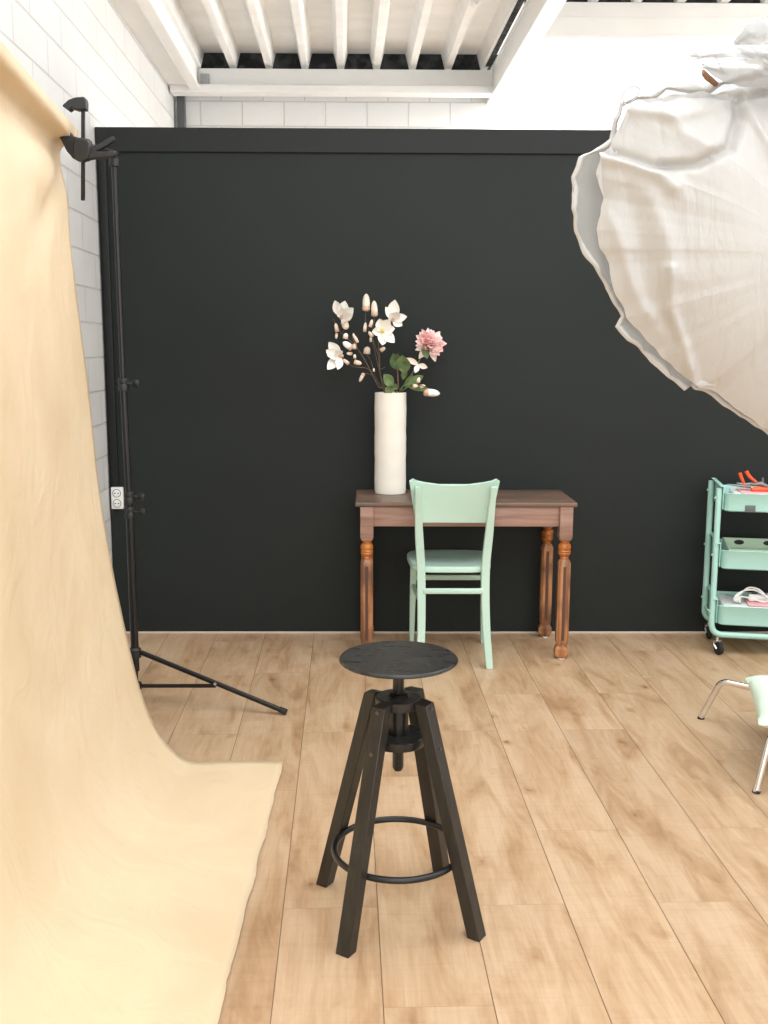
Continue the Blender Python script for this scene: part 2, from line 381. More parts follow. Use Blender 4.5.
# right wall and wall behind the camera with window openings
m_plain = mat('white_plaster', (.82, .81, .79), .8)
b = MB(); b.box((XR+.1, 2.1, 1.9), (.2, 11.6, 3.8)); struct(b.build('wall_right', m_plain, smooth=False))
b = MB()
for dy in (-1.03, 0, 1.03): b.box((XR-.02, 6.4+dy, 2.2), (.05, .06, 1.62), bev=.003)
for dz in (-.78, .78): b.box((XR-.02, 6.4, 2.2+dz), (.05, 2.1, .06), bev=.003)
struct(b.build('added_window_frame', m_white_paint, smooth=False))  # invented window frame, unseen behind the black wall, around the added fill lamp
b = MB()
b.box((1.0, YB-.1, .35), (6.2, .2, .7)); b.box((1.0, YB-.1, 3.4), (6.2, .2, .8))
for x in (-2.0, -.45, 1.1, 2.65, 3.85): b.box((x, YB-.1, 1.85), (.22, .2, 2.3))
struct(b.build('wall_front', m_plain, smooth=False))

# roof deck
YD = 7.42                         # back beam face
pr = [onY(x, 67, YD+.05) for x in (232.7, 448.8)]
pitch = (pr[1].x-pr[0].x)/6
zr = pr[0].z                      # underside of ribs
def deck(name, xa, n, y0, y1, mats):
    hw, tw, hh = .022, .040, .105
    prof = []
    x = xa
    for i in range(n):
        prof += [(x-tw-.01, zr+hh), (x-hw, zr), (x+hw, zr), (x+tw+.01, zr+hh)]
        x += pitch
    prof = [(xa-pitch/2, zr+hh)]+prof+[(x-pitch/2, zr+hh)]
    mb = MB(); t = math.tan(ROT)
    ring = lambda y, dz: [Vector((px - t*(y-YD), y, pz+dz)) for px, pz in prof]
    mb.loft([ring(y1, 0), ring(y0, 0), ring(y0, .01), ring(y1, .01), ring(y1, 0)], close=False, caps=False)
    return struct(mb.build(name, mats, smooth=False))
deck('ceiling', pr[0].x-2*pitch, 10, 4.55, YD+.10, m_deck)

# beams
zb = onY(340, 95, YD).z
zf = onY(340, 87, YD).z
zt = onY(340, 69, YD).z
xl = onY(196, 80, YD).x; xrb = onZ(497, 97, zb).x
def ibeam(mb, p, q, w, z0, z1, tf=.018, tw=.012):
    p = Vector((p[0], p[1], 0)); q = Vector((q[0], q[1], 0)); d = q-p; ang = math.atan2(d.y, d.x); c = (p+q)/2; ln = d.length
    mb.box((c.x, c.y, z0+tf/2), (ln, w, tf), ang, bev=.003)
    mb.box((c.x, c.y, z1-tf/2), (ln, w, tf), ang, bev=.003)
    mb.box((c.x, c.y, (z0+z1)/2), (ln, tw, z1-z0-2*tf+.001), ang)
b = MB(); b.box(((xl+xrb)/2-.02, YD+.03, (zb+.03+zt)/2), (xrb-xl+.1, .06, zt-zb-.03), bev=.004)
b.box(((xl+xrb)/2-.06, YD, (zb+zf)/2), (xrb-xl+.22, .13, (zf-zb)), bev=.006)
struct(b.build('trim_2', m_white_paint, smooth=False))
# dark closure above the back beam
b = MB(); b.box(((xl+xrb)/2, YD+.12, zr+.055), (xrb-xl+.2, .03, .13)); struct(b.build('trim_3', m_dark_gap, smooth=False))
# left and right long beams
tR = math.tan(ROT)
p1 = onZ(188, 81, zb); p2 = onZ(141, 0, zb)
b = MB(); ibeam(b, (p1.x, YD-.02), (p1.x+tR*2.9, YD-2.92), .070, zb+.01, zr-.002); struct(b.build('trim_4', m_white_paint, smooth=False))
b = MB(); pw = Vector((left_x(YD)+.0, YD, 0)); b.box(((left_x(6)+p1.x+tR*1.4)/2-.0, 5.97, zb+.07), (p1.x+tR*1.4-left_x(6)+.02, 2.9, .05), ROT+R(.05), bev=.003)
struct(b.build('trim_10', m_white_paint, smooth=False))
b = MB(); q1 = onZ(497, 97, zb)
ibeam(b, (q1.x-tR*.05, 7.69), (q1.x+tR*3.1, 4.54), .10, zb-.004, zr+.0); b.box((q1.x-.03+tR*1.5, 6.1, (zb+zr)/2), (.02, 2.7, zr-zb-.03), -ROT*-1)
struct(b.build('trim_5', m_white_paint, smooth=False))
# dirt line beside the right beam
b = MB(); b.box((q1.x-.12+tR*1.4, 6.05, zr+.108), (.42, 2.9, .01), ROT); struct(b.build('trim_11', m_deck, smooth=False))
b = MB(); b.box((q1.x-.075+tR*1.35, 6.15, zr+.02), (.035, 2.5, .05), ROT); struct(b.build('trim_6', m_dark_gap, smooth=False))
# corner post
c1 = onY(178, 110, YF-.03); c2 = onY(185.5, 110, YF-.03)
b = MB(); b.box(((c1.x+c2.x)/2, YF-.04, 1.62), (c2.x-c1.x, .06, 3.24), bev=.003); struct(b.build('trim_7', m_grey_steel, smooth=False))
# bracket plate at beam end
e = onY(206, 80, YD-.03); e.x -= .01; e.z += .01
b = MB(); b.box((e.x, YD-.012, e.z), (.06, .02, .07), bev=.003)
for s in (-1, 1): b.lathe([(.009, 0), (.009, .012)], (e.x+s*.015, YD-.022, e.z+.008*s), 8, Matrix.Rotation(R(90), 4, 'X'))
o = b.build('beam_bracket', m_bracket); tag(o, 'small grey bolted bracket at left end of the white roof beam', 'bracket')
# cross beam of the right bay
YC = 6.2
zc0 = onY(640, 42, YC).z; zc1 = onY(640, 38, YC).z; zc2 = onY(640, 17, YC).z; zc3 = onY(640, 2, YC).z
b = MB(); b.box(((q1.x+XR)/2+.03, YC+.03, (zc0+zc3)/2), (XR-q1.x-.04, .05, zc3-zc0), bev=.003)
b.box(((q1.x+XR)/2+.03, YC, (zc0+zc1)/2), (XR-q1.x-.06, .12, zc1-zc0), bev=.004)
b.box(((q1.x+XR)/2+.03, YC-.003, (zc1+zc2)/2), (XR-q1.x-.06, .03, zc2-zc1-.01), bev=.004)
struct(b.build('trim_8', m_white_paint, smooth=False))
zr_save = zr; zr = zc3 + .002
xd = onY(616, 0, YC).x
nD = int((XR-xd)/pitch)+2
b = MB(); b.box(((q1.x+XR)/2, YC+.06, zr+.055), (XR-q1.x-.02, .02, .12)); struct(b.build('trim_9', m_dark_gap, smooth=False))
YD_save = YD; YD = YC
deck('ceiling_right', xd-pitch/2-pitch, nD, 4.55, YC+.05, m_deck)
YD = YD_save; zr = zr_save
# skylight: frame and pane
b = MB(); ys, ye = YC+.1, YF; xs, xe = q1.x+.06, XR
for (cx, cy, sx, sy) in (((xs+xe)/2, ys, xe-xs, .05), ((xs+xe)/2, ye-.02, xe-xs, .05), (xs, (ys+ye)/2, .05, ye-ys), (xe-.03, (ys+ye)/2, .05, ye-ys)):
    b.box((cx, cy, 3.47), (sx, sy, .06), bev=.003)
w1 = struct(b.build('window_1', m_white_paint, smooth=False))
m_glass = mat('clear_roof_glass', (1, 1, 1), 0.0, Transmission_Weight=1.0, IOR=1.0)
b = MB(); b.box(((xs+xe)/2, (ys+ye)/2, 3.475), (xe-xs-.05, ye-ys-.05, .006)); b.build('pane', m_glass, w1, smooth=False)
# large roof light over the middle of the studio (above and behind the frame)
b = MB(); X0, X1, Y0, Y1 = -1.75, XR, YB, 4.5
for i in range(6):
    y = Y0+(Y1-Y0)*i/5; b.box(((X0+X1)/2, y, 3.52), (X1-X0, .08, .10))
for x in (X0+.05, 1.1, X1-.05): b.box((x, (Y0+Y1)/2, 3.52), (.10, Y1-Y0, .10))
struct(b.build('window_2', m_white_paint, smooth=False))

# ------------------------------------------------------------------ sockets
s0 = onY(118.2, 497.5, YW)
cxs = s0.x
t = thing('wall_socket', (cxs, YW-.0, s0.z-.055), 'white double wall socket low on the black wall beside the black pole', 'socket')
b = MB(); b.box((cxs, YW-.014, s0.z), (.060, .027, .112), bev=.005, seg=3); b.build('cover', m_white_plastic, t)
for dz in (.026, -.026):
    b = MB(); b.lathe([(.0215, 0), (.0215, .0012), (.019, .0016)], (cxs, YW-.0272, s0.z+dz), 28, Matrix.Rotation(R(90), 4, 'X')); b.build('socket_rim', m_tape, t)
    b = MB(); b.lathe([(.0185, 0), (.0185, .002), (.017, .0026), (.004, .0026)], (cxs, YW-.0275, s0.z+dz), 24, Matrix.Rotation(R(90), 4, 'X')); ins = b.build('socket_insert', m_white_plastic, t)
    b = MB()
    for s in (-1, 1): b.lathe([(.0035, 0), (.0035, .003)], (cxs+s*.0085, YW-.0290, s0.z+dz), 10, Matrix.Rotation(R(90), 4, 'X'))
    b.build('pin_hole', m_socket_dark, ins)
# black conduit down to the socket
b = MB(); b.box((cxs-.008, YW-.012, (s0.z+.057+zt2)/2), (.034, .022, zt2-s0.z-.06), bev=.004)
tag(b.build('cable_duct', m_black_trim), 'black vertical cable duct on the black wall running down to the white socket', 'cable duct')

# ------------------------------------------------------------------ table
TX0 = onY(355, 503, 4.70).x; TX1 = onY(578, 503, 4.70).x; TY0, TY1, TZ = 4.70, YW-.02, .76
tcx = (TX0+TX1)/2
t = thing('wooden_table', (tcx, (TY0+TY1)/2, 0), 'old brown wooden table with turned legs against the black wall', 'table')
b = MB(); b.box((tcx, (TY0+TY1)/2, TZ-.011), (TX1-TX0, TY1-TY0, .022), bev=.007, seg=3); b.build('table_top', m_table_top, t)
za = .645
ap = .018
lx0, lx1, ly0, ly1 = TX0+.055, TX1-.052, TY0+.032, TY1-.045
for nm, c, d in (('apron', (tcx, ly0-.012, (za+.738)/2), (lx1-lx0-.05, ap, .738-za)), ('apron', (tcx, ly1+.012, (za+.738)/2), (lx1-lx0-.05, ap, .738-za)),
                 ('apron', (lx0-.012, (ly0+ly1)/2, (za+.738)/2), (ap, ly1-ly0-.05, .738-za)), ('apron', (lx1+.012, (ly0+ly1)/2, (za+.738)/2), (ap, ly1-ly0-.05, .738-za))):
    b = MB(); b.box(c, d, bev=.002); b.build(nm, m_table_apron, t)
def sq(w, c, z, ch):
    """chamfered square ring"""
    h = w/2; k = h-ch
    return [Vector((c[0]+x, c[1]+y, z)) for x, y in ((h, -k), (h, k), (k, h), (-k, h), (-h, k), (-h, -k), (-k, -h), (k, -h))]
def table_leg(x, y):
    c = (x, y)
    b = MB(); w = .062
    b.loft([sq(w*.55, c, .572, .008), sq(w*.86, c, .579, .008), sq(w, c, .595, .003), sq(w, c, .738, .003)])
    lg = b.build('leg', m_table_apron, t, sharp=25)
    b = MB(); b.lathe([(.014, .580), (.020, .577), (.024, .570), (.020, .565), (.022, .563), (.0285, .558), (.031, .548), (.031, .540), (.0275, .532), (.031, .527), (.028, .522), (.030, .516), (.027, .508), (.019, .500), (.022, .494), (.018, .486)], (x, y, 0), 28)
    b.build('turned_ring', m_table_ring, lg)
    b = MB(); W = .058
    b.loft([sq(.030, c, .494, .006), sq(.050, c, .484, .014), sq(W, c, .470, .012), sq(W, c, .44, .010), sq(W*1.0, c, .16, .010), sq(W*.98, c, .085, .010), sq(W*.80, c, .066, .012)])
    b.build('lower_shaft', m_table_leg, lg, sharp=25)
    b = MB()
    for dx, dy in ((0, -1), (0, 1), (1, 0), (-1, 0)):
        for i in range(2): pass
        o_ = .0300
        b.box((x+dx*(o_-.0012), y+dy*(o_-.0012), .275), (.014 if dx == 0 else .003, .014 if dy == 0 else .003, .36), bev=.0008, seg=1)
    b.build('carved_groove', m_groove, lg)
    b = MB(); b.lathe([(.022, .076), (.030, .064), (.038, .050), (.039, .034), (.038, .020), (.026, .007), (.026, .0035)], (x, y, 0), 6, Matrix.Rotation(R(30), 4, 'Z'))
    b.build('foot_block', m_table_leg, lg, sharp=20)
    b = MB(); b.lathe([(.024, 0), (.026, .002), (.024, .005)], (x, y, 0), 20); b.build('glide', m_alu, lg)
for x in (lx0, lx1):
    for y in (ly0-.008, ly1): table_leg(x-(.018 if (x > tcx and y > 4.9) else 0), y)

# ------------------------------------------------------------------ mint chair
cc = onZ(452.5, 600, 0)
YRr, YFr = 4.60, 4.97
cxm = onY(453, 600, YRr).x
CXT = onY(453.9, 480, 4.55).x
t = thing('wooden_chair', (cxm, 4.78, 0), 'mint green painted wooden chair pushed under the brown table, back to the viewer', 'chair')
def P(px, py, Y): return onY(px, py, Y)
hwS, hwT, hwB = .149, .176, .1615
def slab(mb, pts, w, d):
    """square-section bar through (x,y,z) points, w along x and d along y"""
    rings = []
    for i, p in enumerate(pts):
        p = Vector(p); ww = w[i] if isinstance(w, list) else w; dd = d[i] if isinstance(d, list) else d
        rings.append([p+Vector((sx*ww/2, sy*dd/2, 0)) for sx, sy in ((-1, -1), (1, -1), (1, 1), (-1, 1))])
    mb.loft(rings)
for s in (-1, 1):
    path = bez([(cxm+.010+s*hwB, YRr-.035, 0), (cxm+.004+s*(hwS+.001), YRr-.004, .22), (cxm+s*hwS, YRr+.010, .45), (cxm+s*(hwS+.012), YRr-.006, .64), (cxm+s*(hwT-.004), YRr-.056, .858)], 7)
    n = len(path); b = MB()
    slab(b, path, [.033+.006*math.sin(math.pi*min(1, i/n)) - (.010*(i/n-.7)/.3 if i > n*.7 else 0) for i in range(n)], [.030]*n)
    b.build('rear_leg', m_mint_chair, t, sharp=40, bevel=.004)
    b = MB(); path = [(cxm+.005+s*.180, YFr+.01, 0), (cxm+.005+s*.177, YFr, .25), (cxm+.005+s*.174, YFr-.008, .445)]
    slab(b, path, [.023, .030, .032], [.023, .030, .032]); b.build('front_leg', m_mint_chair, t, sharp=40, bevel=.004)
# backrest panel, curved in plan, top edge dips in the middle
b = MB(); nx, nz = 24, 10; rings = []
zL, zC, zbot = .886, .858, .675
def back_pt(u, v, th):
    tz = zC+(zL-zC)*abs(u)**2.2
    z = zbot + .006*u*u + (tz-zbot)*v
    if abs(u) > .96 and v > .8: z -= .010*(v-.8)/.2*(abs(u)-.96)/.04
    hw = (hwS+.022)+(hwT+.030-hwS-.022)*((z-zbot)/(zL-zbot))
    y = YRr-.012-.050*((z-.64)/.24) + .034*(1-u*u) + th
    return Vector((cxm-.004+u*hw, y+.018, z))
fr = [[back_pt(-1+2*i/nx, j/nz, 0) for i in range(nx+1)] for j in range(nz+1)]
bk = [[back_pt(-1+2*i/nx, j/nz, .013) for i in range(nx+1)] for j in range(nz+1)]
rings = []
for j in range(nz+1): rings.append(fr[j]+bk[j][::-1])
b.loft(rings); b.build('backrest', m_mint_chair, t, sharp=50, bevel=.004)
# seat
b = MB(); n = 64; out = []
for i in range(n):
    a = 2*math.pi*i/n; ca, sa = math.cos(a), math.sin(a); e = .45
    x = math.copysign(abs(ca)**e, ca); y = math.copysign(abs(sa)**e, sa)
    w = .185+.022*(y*.5+.5)
    out.append((x*w, y*.205))
sy = (YRr+.02+YFr+.045)/2
def ringz(k, z, kk=0): return [Vector((cxm-.004+x*k, sy+y*k, z - kk*(y*.5))) for x, y in out]
b.loft([ringz(.96, .442), ringz(1.0, .447), ringz(1.0, .466), ringz(.985, .472), ringz(.90, .472), ringz(.78, .466), ringz(.45, .460), ringz(.1, .458)])
b.build('seat', m_mint_chair, t, sharp=40)
for (y, z, hx) in ((YRr-.005, .362, hwS), (YFr-.005, .342, .174)):
    b = MB(); b.box((cxm+(.005 if y > 4.8 else 0), y, z), (2*hx-.02, .016, .026), bev=.005, seg=3); b.build('stretcher', m_mint_chair, t)
for s in (-1, 1):
    b = MB(); p = Vector((cxm+s*hwS, YRr+.005, .30)); q = Vector((cxm+.005+s*.175, YFr-.003, .30)); d = q-p
    b.box((p+q)/2, (.016, d.length-.02, .024), -math.atan2(d.x, d.y), bev=.005); b.build('stretcher', m_mint_chair, t)

# ------------------------------------------------------------------ vase and flowers
vy = 5.015; vc = onY(390.3, 450, vy); vx = vc.x; VT = onY(390, 392.5, vy).z
VR = .0775
t = thing('tall_vase', (vx, vy, TZ), 'tall cream ceramic cylinder vase on the left end of the brown table', 'vase')
b = MB(); prof = [(.060, TZ), (VR-.002, TZ+.002), (VR+.001, TZ+.02)]
for i in range(14):
    z = TZ+.03+(VT-TZ-.04)*i/13; prof.append((VR+.0008*math.sin(i*1.3)+.0006*math.sin(i*2.9), z))
prof += [(VR, VT-.003), (VR-.003, VT), (VR-.009, VT), (VR-.011, VT-.01), (VR-.013, VT-.35), (.01, VT-.36)]
b.lathe(prof, (vx, vy, 0), 48); b.build('vase_body', m_vase, t)

def FP(cx, cy, dy=0): return onY(320+cx/5.908, 285+cy/5.908, 5.0+dy)     # point on the bouquet's own plane
PX = 4.96/1020/5.908
def petal(mb, base, direction, L, W, curl=.25, roll=0.0, tipw=.0, rnd=0):
    d = Vector(direction).normalized()
    a = Vector((0, -1, 0)) if abs(d.y) < .85 else Vector((0, 0, 1))
    side = d.cross(a).normalized(); side = Matrix.Rotation(roll, 3, d) @ side; nrm = side.cross(d).normalized()
    n = 7; rows = []
    for i in range(n+1):
        s = i/n; w = W*(math.sin(math.pi*min(1, s*.95+.03))**.9)*(1.0+.1*s)*.5
        if i == n: w = W*.03+tipw
        c = Vector(base)+d*L*s+nrm*(curl*L*(s*s-.2*s))
        rows.append([c-side*w+nrm*w*.35, c-side*w*.5+nrm*w*.06, c, c+side*w*.5+nrm*w*.06, c+side*w+nrm*w*.35])
    th = .0012
    mb.loft([r+[q-nrm*th for q in r[::-1]] for r in rows])
def bud(mb, p, d, L, W, n=10):
    d = Vector(d).normalized(); q = d.to_track_quat('Z', 'Y').to_matrix().to_4x4()
    prof = [(.001, 0), (W*.33, L*.05), (W*.47, L*.2), (W*.5, L*.42), (W*.47, L*.65), (W*.36, L*.83), (W*.18, L*.95), (.0008, L)]
    mb.lathe(prof, p, n, q)
def leaf(mb, p, d, L, W, roll=0, curl=.15): petal(mb, p, d, L, W, curl, roll)
def magnolia(par, c, cal, faces, size, openv=0):
    """petals given as crop offsets from the flower's heart"""
    b = MB()
    for k, (dx, dz, dy, L, W) in enumerate(faces):
        petal(b, c, (dx, dy, dz), L*size, W*size, .18, random.uniform(-.4, .4))
    f = b.build('flower', m_magnolia, par, sharp=60)
    b = MB(); bud(b, c-Vector(cal).normalized()*.012*size, cal, .024*size, .018*size); b.build('calyx', m_calyx, f)
    return f
foot = lambda dx, dz=-.30: Vector((vx+dx, vy, VT+dz))
# -- left magnolia branch
t = thing('magnolia_branch', foot(-.03), 'left magnolia branch in the cream vase, two open white blossoms and many buds', 'flower branch', 'magnolia stems in the tall vase')
def twig(name, par, pts, r0_=.0032, r1_=.0018, m=None):
    q = bez(pts, 6); n = len(q); b = MB(); b.tube(q, [r0_+(r1_-r0_)*i/(n-1) for i in range(n)], 7); return b.build(name, m or m_twig, par)
twig('stem', t, [foot(-.02), foot(-.028, -.01), FP(345, 600), FP(300, 510, -.02), FP(250, 420, -.02), FP(200, 350, 0), FP(130, 290, .02), FP(95, 240, .02), FP(80, 200, .02)])
twig('twig', t, [FP(300, 510, -.02), FP(270, 490, -.03), FP(190, 480, -.03), FP(150, 440, -.02), FP(110, 420, -.02)], .0022, .0014)
twig('twig', t, [foot(-.012, -.05), foot(-.02, -.005), FP(335, 560, .03), FP(300, 450, .03), FP(268, 400, .03)], .0024, .0016)
twig('twig', t, [FP(250, 420, -.02), FP(225, 380, -.04), FP(205, 340, -.05), FP(190, 310, -.04)], .002, .0013)
twig('twig', t, [FP(130, 290, .02), FP(140, 270, .0), FP(152, 250, -.01)], .0018, .0013)
twig('twig', t, [FP(310, 530, -.02), FP(285, 525, -.04), FP(262, 520, -.05)], .0018, .0012)
magnolia(t, FP(128, 190, 0), (.25, .2, -.8), [(-.35, 1, -.2, .060, .034), (.25, 1, -.3, .058, .036), (.9, .75, -.5, .056, .034), (.95, .2, -.6, .048, .030), (.55, -.25, -.8, .042, .034), (-.1, .7, -.8, .05, .034), (.05, .6, .5, .05, .03)], 1.45)
magnolia(t, FP(120, 418, -.01), (1, 0, -.1), [(-.75, .95, -.3, .062, .034), (-1, .45, -.5, .058, .034), (-1, -.05, -.5, .050, .030), (-.75, -.85, -.3, .066, .034), (-.25, -1, -.5, .054, .028), (-.9, .2, .4, .05, .03), (-.4, .5, -.9, .045, .032)], 1.45)
def buds(par, lst):
    for (x, y, dy, dx_, dz_, L, W, mm) in lst:
        p = FP(x, y, dy); d = Vector((dx_, 0, dz_)).normalized(); b = MB(); bud(b, p-d*L/2, d, L, W)
        o = b.build('bud', mm, par)
        b = MB(); bud(b, p-d*(L/2+.003), d, L*.45, W*1.08); b.build('calyx', m_calyx, o)
buds(t, [(97, 250, .01, -.2, 1, .040, .020, m_bud), (97, 303, .01, -.1, -1, .026, .013, m_bud), (152, 300, -.01, .2, 1, .026, .026, m_bud), (162, 355, -.03, -.9, .6, .052, .032, m_magnolia),
         (212, 318, -.04, -.5, 1, .036, .016, m_bud), (200, 298, -.04, -.3, 1, .022, .012, m_bud), (205, 360, -.03, .2, 1, .026, .020, m_bud), (172, 405, -.02, -1, .1, .026, .016, m_bud), (152, 452, -.02, -1, .8, .034, .018, m_bud),
         (225, 460, -.03, .8, -.2, .036, .024, m_bud), (278, 385, .03, .1, 1, .034, .034, m_bud), (245, 548, -.05, -.5, -1, .044, .018, m_bud), (205, 420, -.03, 0, 1, .018, .014, m_bud), (150, 240, -.01, .3, -1, .04, .036, m_bud)])
# -- middle magnolia branch
t = thing('magnolia_branch', foot(0), 'middle magnolia branch in the cream vase, two tall closed buds and two white blossoms', 'flower branch', 'magnolia stems in the tall vase')
twig('stem', t, [foot(.005), foot(-.008, -.01), FP(372, 600, .01), FP(352, 500), FP(345, 420), FP(325, 360), FP(310, 300), FP(318, 220), FP(322, 175)])
twig('twig', t, [foot(-.01, -.05), foot(-.014, -.005), FP(365, 560, .02), FP(335, 440, .02), FP(312, 340, .02), FP(288, 270, .02), FP(268, 200, .02), FP(272, 145, .02)], .0026, .0016)
twig('twig', t, [FP(352, 500), FP(352, 420, -.01), FP(345, 370, -.01), FP(350, 300, .0), FP(368, 268, .0)], .0024, .0016)
twig('twig', t, [FP(350, 380, 0), FP(372, 340, .02), FP(400, 280, .04), FP(430, 210, .045)], .0022, .0014)
twig('twig', t, [FP(352, 500), FP(375, 490, .01), FP(385, 485, .01)], .0016, .001)
buds(t, [(273, 102, .02, 0, 1, .082, .036, m_bud), (321, 138, 0, -.05, 1, .074, .032, m_bud), (267, 248, .02, .1, 1, .044, .018, m_bud), (302, 226, 0, .3, 1, .036, .018, m_bud), (298, 290, 0, -.7, 1, .03, .018, m_bud), (300, 320, 0, 0, 1, .022, .012, m_bud), (318, 500, -.01, 0, 1, .014, .01, m_bud), (372, 378, -.03, .6, .4, .026, .02, m_bud)])
c = FP(368, 268, -.045)
f = magnolia(t, c, (0, .3, .1), [(-.25, 1, -.25, .050, .042), (.35, .45, -.25, .060, .040), (-1, -.1, -.2, .044, .036), (-.05, -1, -.2, .062, .044), (.85, -.9, -.2, .072, .040), (.75, .1, -.2, .055, .038), (-.7, .5, -.2, .03, .028)], 1.18)
b = MB(); bud(b, c+Vector((0, 0, -.004)), (0, -1, .15), .026, .017); b.build('stamens', m_stamen, f)
magnolia(t, FP(430, 205, .02), (0, .3, .1), [(.15, 1, -.2, .080, .048), (-.55, .8, -.3, .062, .030), (.9, .15, -.3, .062, .034), (.65, -.45, -.3, .050, .034), (-.3, .5, -.7, .05, .036), (.35, .6, -.6, .055, .038)], 1.22)
# -- leafy short stem with brown tip
t = thing('leafy_stem', foot(.03), 'short leafy stem with a bare brown tip rising from the middle of the vase', 'leafy stem')
twig('stem', t, [foot(.02), foot(.03, -.01), FP(462, 600, -.02), FP(458, 500, -.02), FP(460, 405, -.02)], .0034, .0028, mat('bare_brown_stem', (.20, .09, .05), .7))
for (x, y, dx_, dz_, L, W, r_, dy) in ((463, 500, -.35, .9, .088, .062, .2, -.01), (500, 520, -.1, 1, .092, .072, -.3, -.04), (432, 600, -.85, 1, .078, .052, .3, -.05), (440, 622, -.9, .25, .052, .045, -.3, -.045), (425, 590, .5, -.3, .04, .03, 0, -.04)):
    b = MB(); leaf(b, FP(x, y, dy), (dx_, -.25, dz_), L, W, r_, .2); b.build('leaf', m_leaf, t)
# -- peony
t = thing('pink_peony', foot(.04), 'pink peony-like blossom on a green stem at the right of the vase', 'flower')
twig('stem', t, [foot(.03), foot(.045, -.012), FP(478, 615, .0), FP(520, 560, .0), FP(575, 470, 0), FP(610, 400, 0), FP(640, 360, 0)], .0032, .0026, m_green_stem)
pc = FP(650, 345, -.02); ax = Vector((.45, -.55, .75)).normalized(); qm = ax.to_track_quat('Z', 'Y').to_matrix()
b = MB()
for layer, (cnt, el, L, W) in enumerate(((9, 88, .02, .018), (12, 65, .045, .028), (15, 45, .062, .030), (17, 25, .074, .030), (17, 8, .080, .032), (14, -8, .076, .034))):
    for k in range(cnt):
        a = 2*math.pi*(k+.5*(layer % 2))/cnt+random.uniform(-.12, .12); e_ = R(el+random.uniform(-8, 8))
        d = qm @ Vector((math.cos(a)*math.cos(e_), math.sin(a)*math.cos(e_), math.sin(e_)))
        petal(b, pc, d, L*random.uniform(.85, 1.1), W, .12, random.uniform(-.5, .5))
fl = b.build('flower_head', m_pink, t, sharp=60)
b = MB()
for dx_, dz_, L, W in ((-1, -.35, .075, .030), (-.75, -.9, .085, .034), (-1.0, -.05, .07, .03), (.35, -1, .085, .034), (-.2, -1, .05, .036)): petal(b, pc+Vector((0, .006, -.006)), (dx_, -.1, dz_), L, W, -.15, random.uniform(-.3, .3))
b.build('lower_petals', m_pale_petal, t, sharp=60)
b = MB()
for dx_, dz_, L in ((-.9, .5, .07), (-.2, -.5, .05), (.9, -.3, .05)): petal(b, FP(580, 470, -.02), (dx_, -.3, dz_), L, .026, .1, 0)
b.build('fallen_petals', m_pale_petal, t, sharp=60)
b = MB(); leaf(b, FP(612, 350, -.05), (.25, -.3, -1), .075, .036, 0); b.build('sepal', m_leaf, t)
# -- bud stem right
t = thing('budding_stem', foot(.06), 'leaning stem with green leaves and one white bud over the right rim of the vase', 'flower branch')
twig('stem', t, [foot(.05), foot(.055, -.012), FP(490, 622, -.01), FP(530, 600, -.03), FP(570, 612, -.04), FP(615, 632, -.04)], .0026, .002, m_green_stem)
twig('twig', t, [FP(500, 612, -.01), FP(540, 585, -.04), FP(583, 560, -.05)], .002, .0015, m_green_stem)
for (x, y, dx_, dz_, L, W, r_, dy) in ((500, 600, .55, .9, .072, .032, .4, -.02), (515, 590, 1, .55, .092, .040, -.2, -.03), (520, 600, 1, -.02, .098, .036, .5, -.035), (490, 560, .2, 1, .06, .03, 0, .0), (520, 570, .8, .5, .07, .04, .9, .01)):
    b = MB(); leaf(b, FP(x, y, dy), (dx_, -.2, dz_), L, W, r_, .12); b.build('leaf', m_leaf, t)
buds(t, [(662, 637, -.04, 1, -.12, .078, .038, m_magnolia), (583, 560, -.05, .2, 1, .024, .018, m_bud), (566, 596, -.05, 1, .1, .026, .020, m_bud), (607, 598, -.05, 1, .1, .026, .018, m_bud)])

# ------------------------------------------------------------------ stool
feet = [onZ(344, 953, 0), onZ(477, 936, 0), onZ(442.5, 871, 0), onZ(325, 884, 0)]
sc_ = sum(feet, Vector())/4
axx = onY(398.5, 665, sc_.y).x
rad = sum((Vector((p.x-sc_.x, p.y-sc_.y))).length for p in feet)/4
ang0 = math.atan2(feet[1].y-sc_.y, feet[1].x-sc_.x)
ang = sum(((math.atan2(p.y-sc_.y, p.x-sc_.x)-k*math.pi/2 - ang0 + math.pi) % (2*math.pi))-math.pi for k, p in zip((-1, 0, 1, 2), feet))/4 + ang0
print('stool', sc_, axx, rad, math.degrees(ang), [tuple(round(v, 3) for v in p) for p in feet])
SX, SY = (sc_.x+axx)/2, sc_.y
SZ = onY(398.5, 657, SY).z
t = thing('bar_stool', (SX, SY, 0), 'round black swivel stool with four splayed legs in the middle of the floor', 'stool')
zU, zLo = onY(398, 701, SY-.0).z, onY(398, 738, SY).z     # discs
print('stool z', SZ, zU, zLo)
b = MB(); SR = .152
b.lathe([(.05, SZ-.011), (SR-.010, SZ-.011), (SR-.003, SZ-.0095), (SR, SZ-.006), (SR-.001, SZ-.003), (SR-.005, SZ), (.08, SZ-.001), (.01, SZ-.001)], (SX, SY, 0), 72); b.build('seat', m_stool_top, t)
zend = onY(398, 771, SY).z
b = MB(); b.lathe([(.004, zend), (.010, zend+.003), (.0145, zend+.012), (.0145, SZ-.026), (.035, SZ-.024), (.035, SZ-.013)], (SX, SY, 0), 24); b.build('screw_spindle', m_black_metal, t)
b = MB(); b.lathe([(.034, zLo+.0), (.026, zLo+.012), (.0265, zLo+.02), (.0265, zU-.005), (.023, zU+.012), (.024, zU+.016), (.024, zU+.020), (.016, zU+.023)], (SX, SY, 0), 28); b.build('sleeve', m_black_metal, t)
DU, DLr = .060, .072
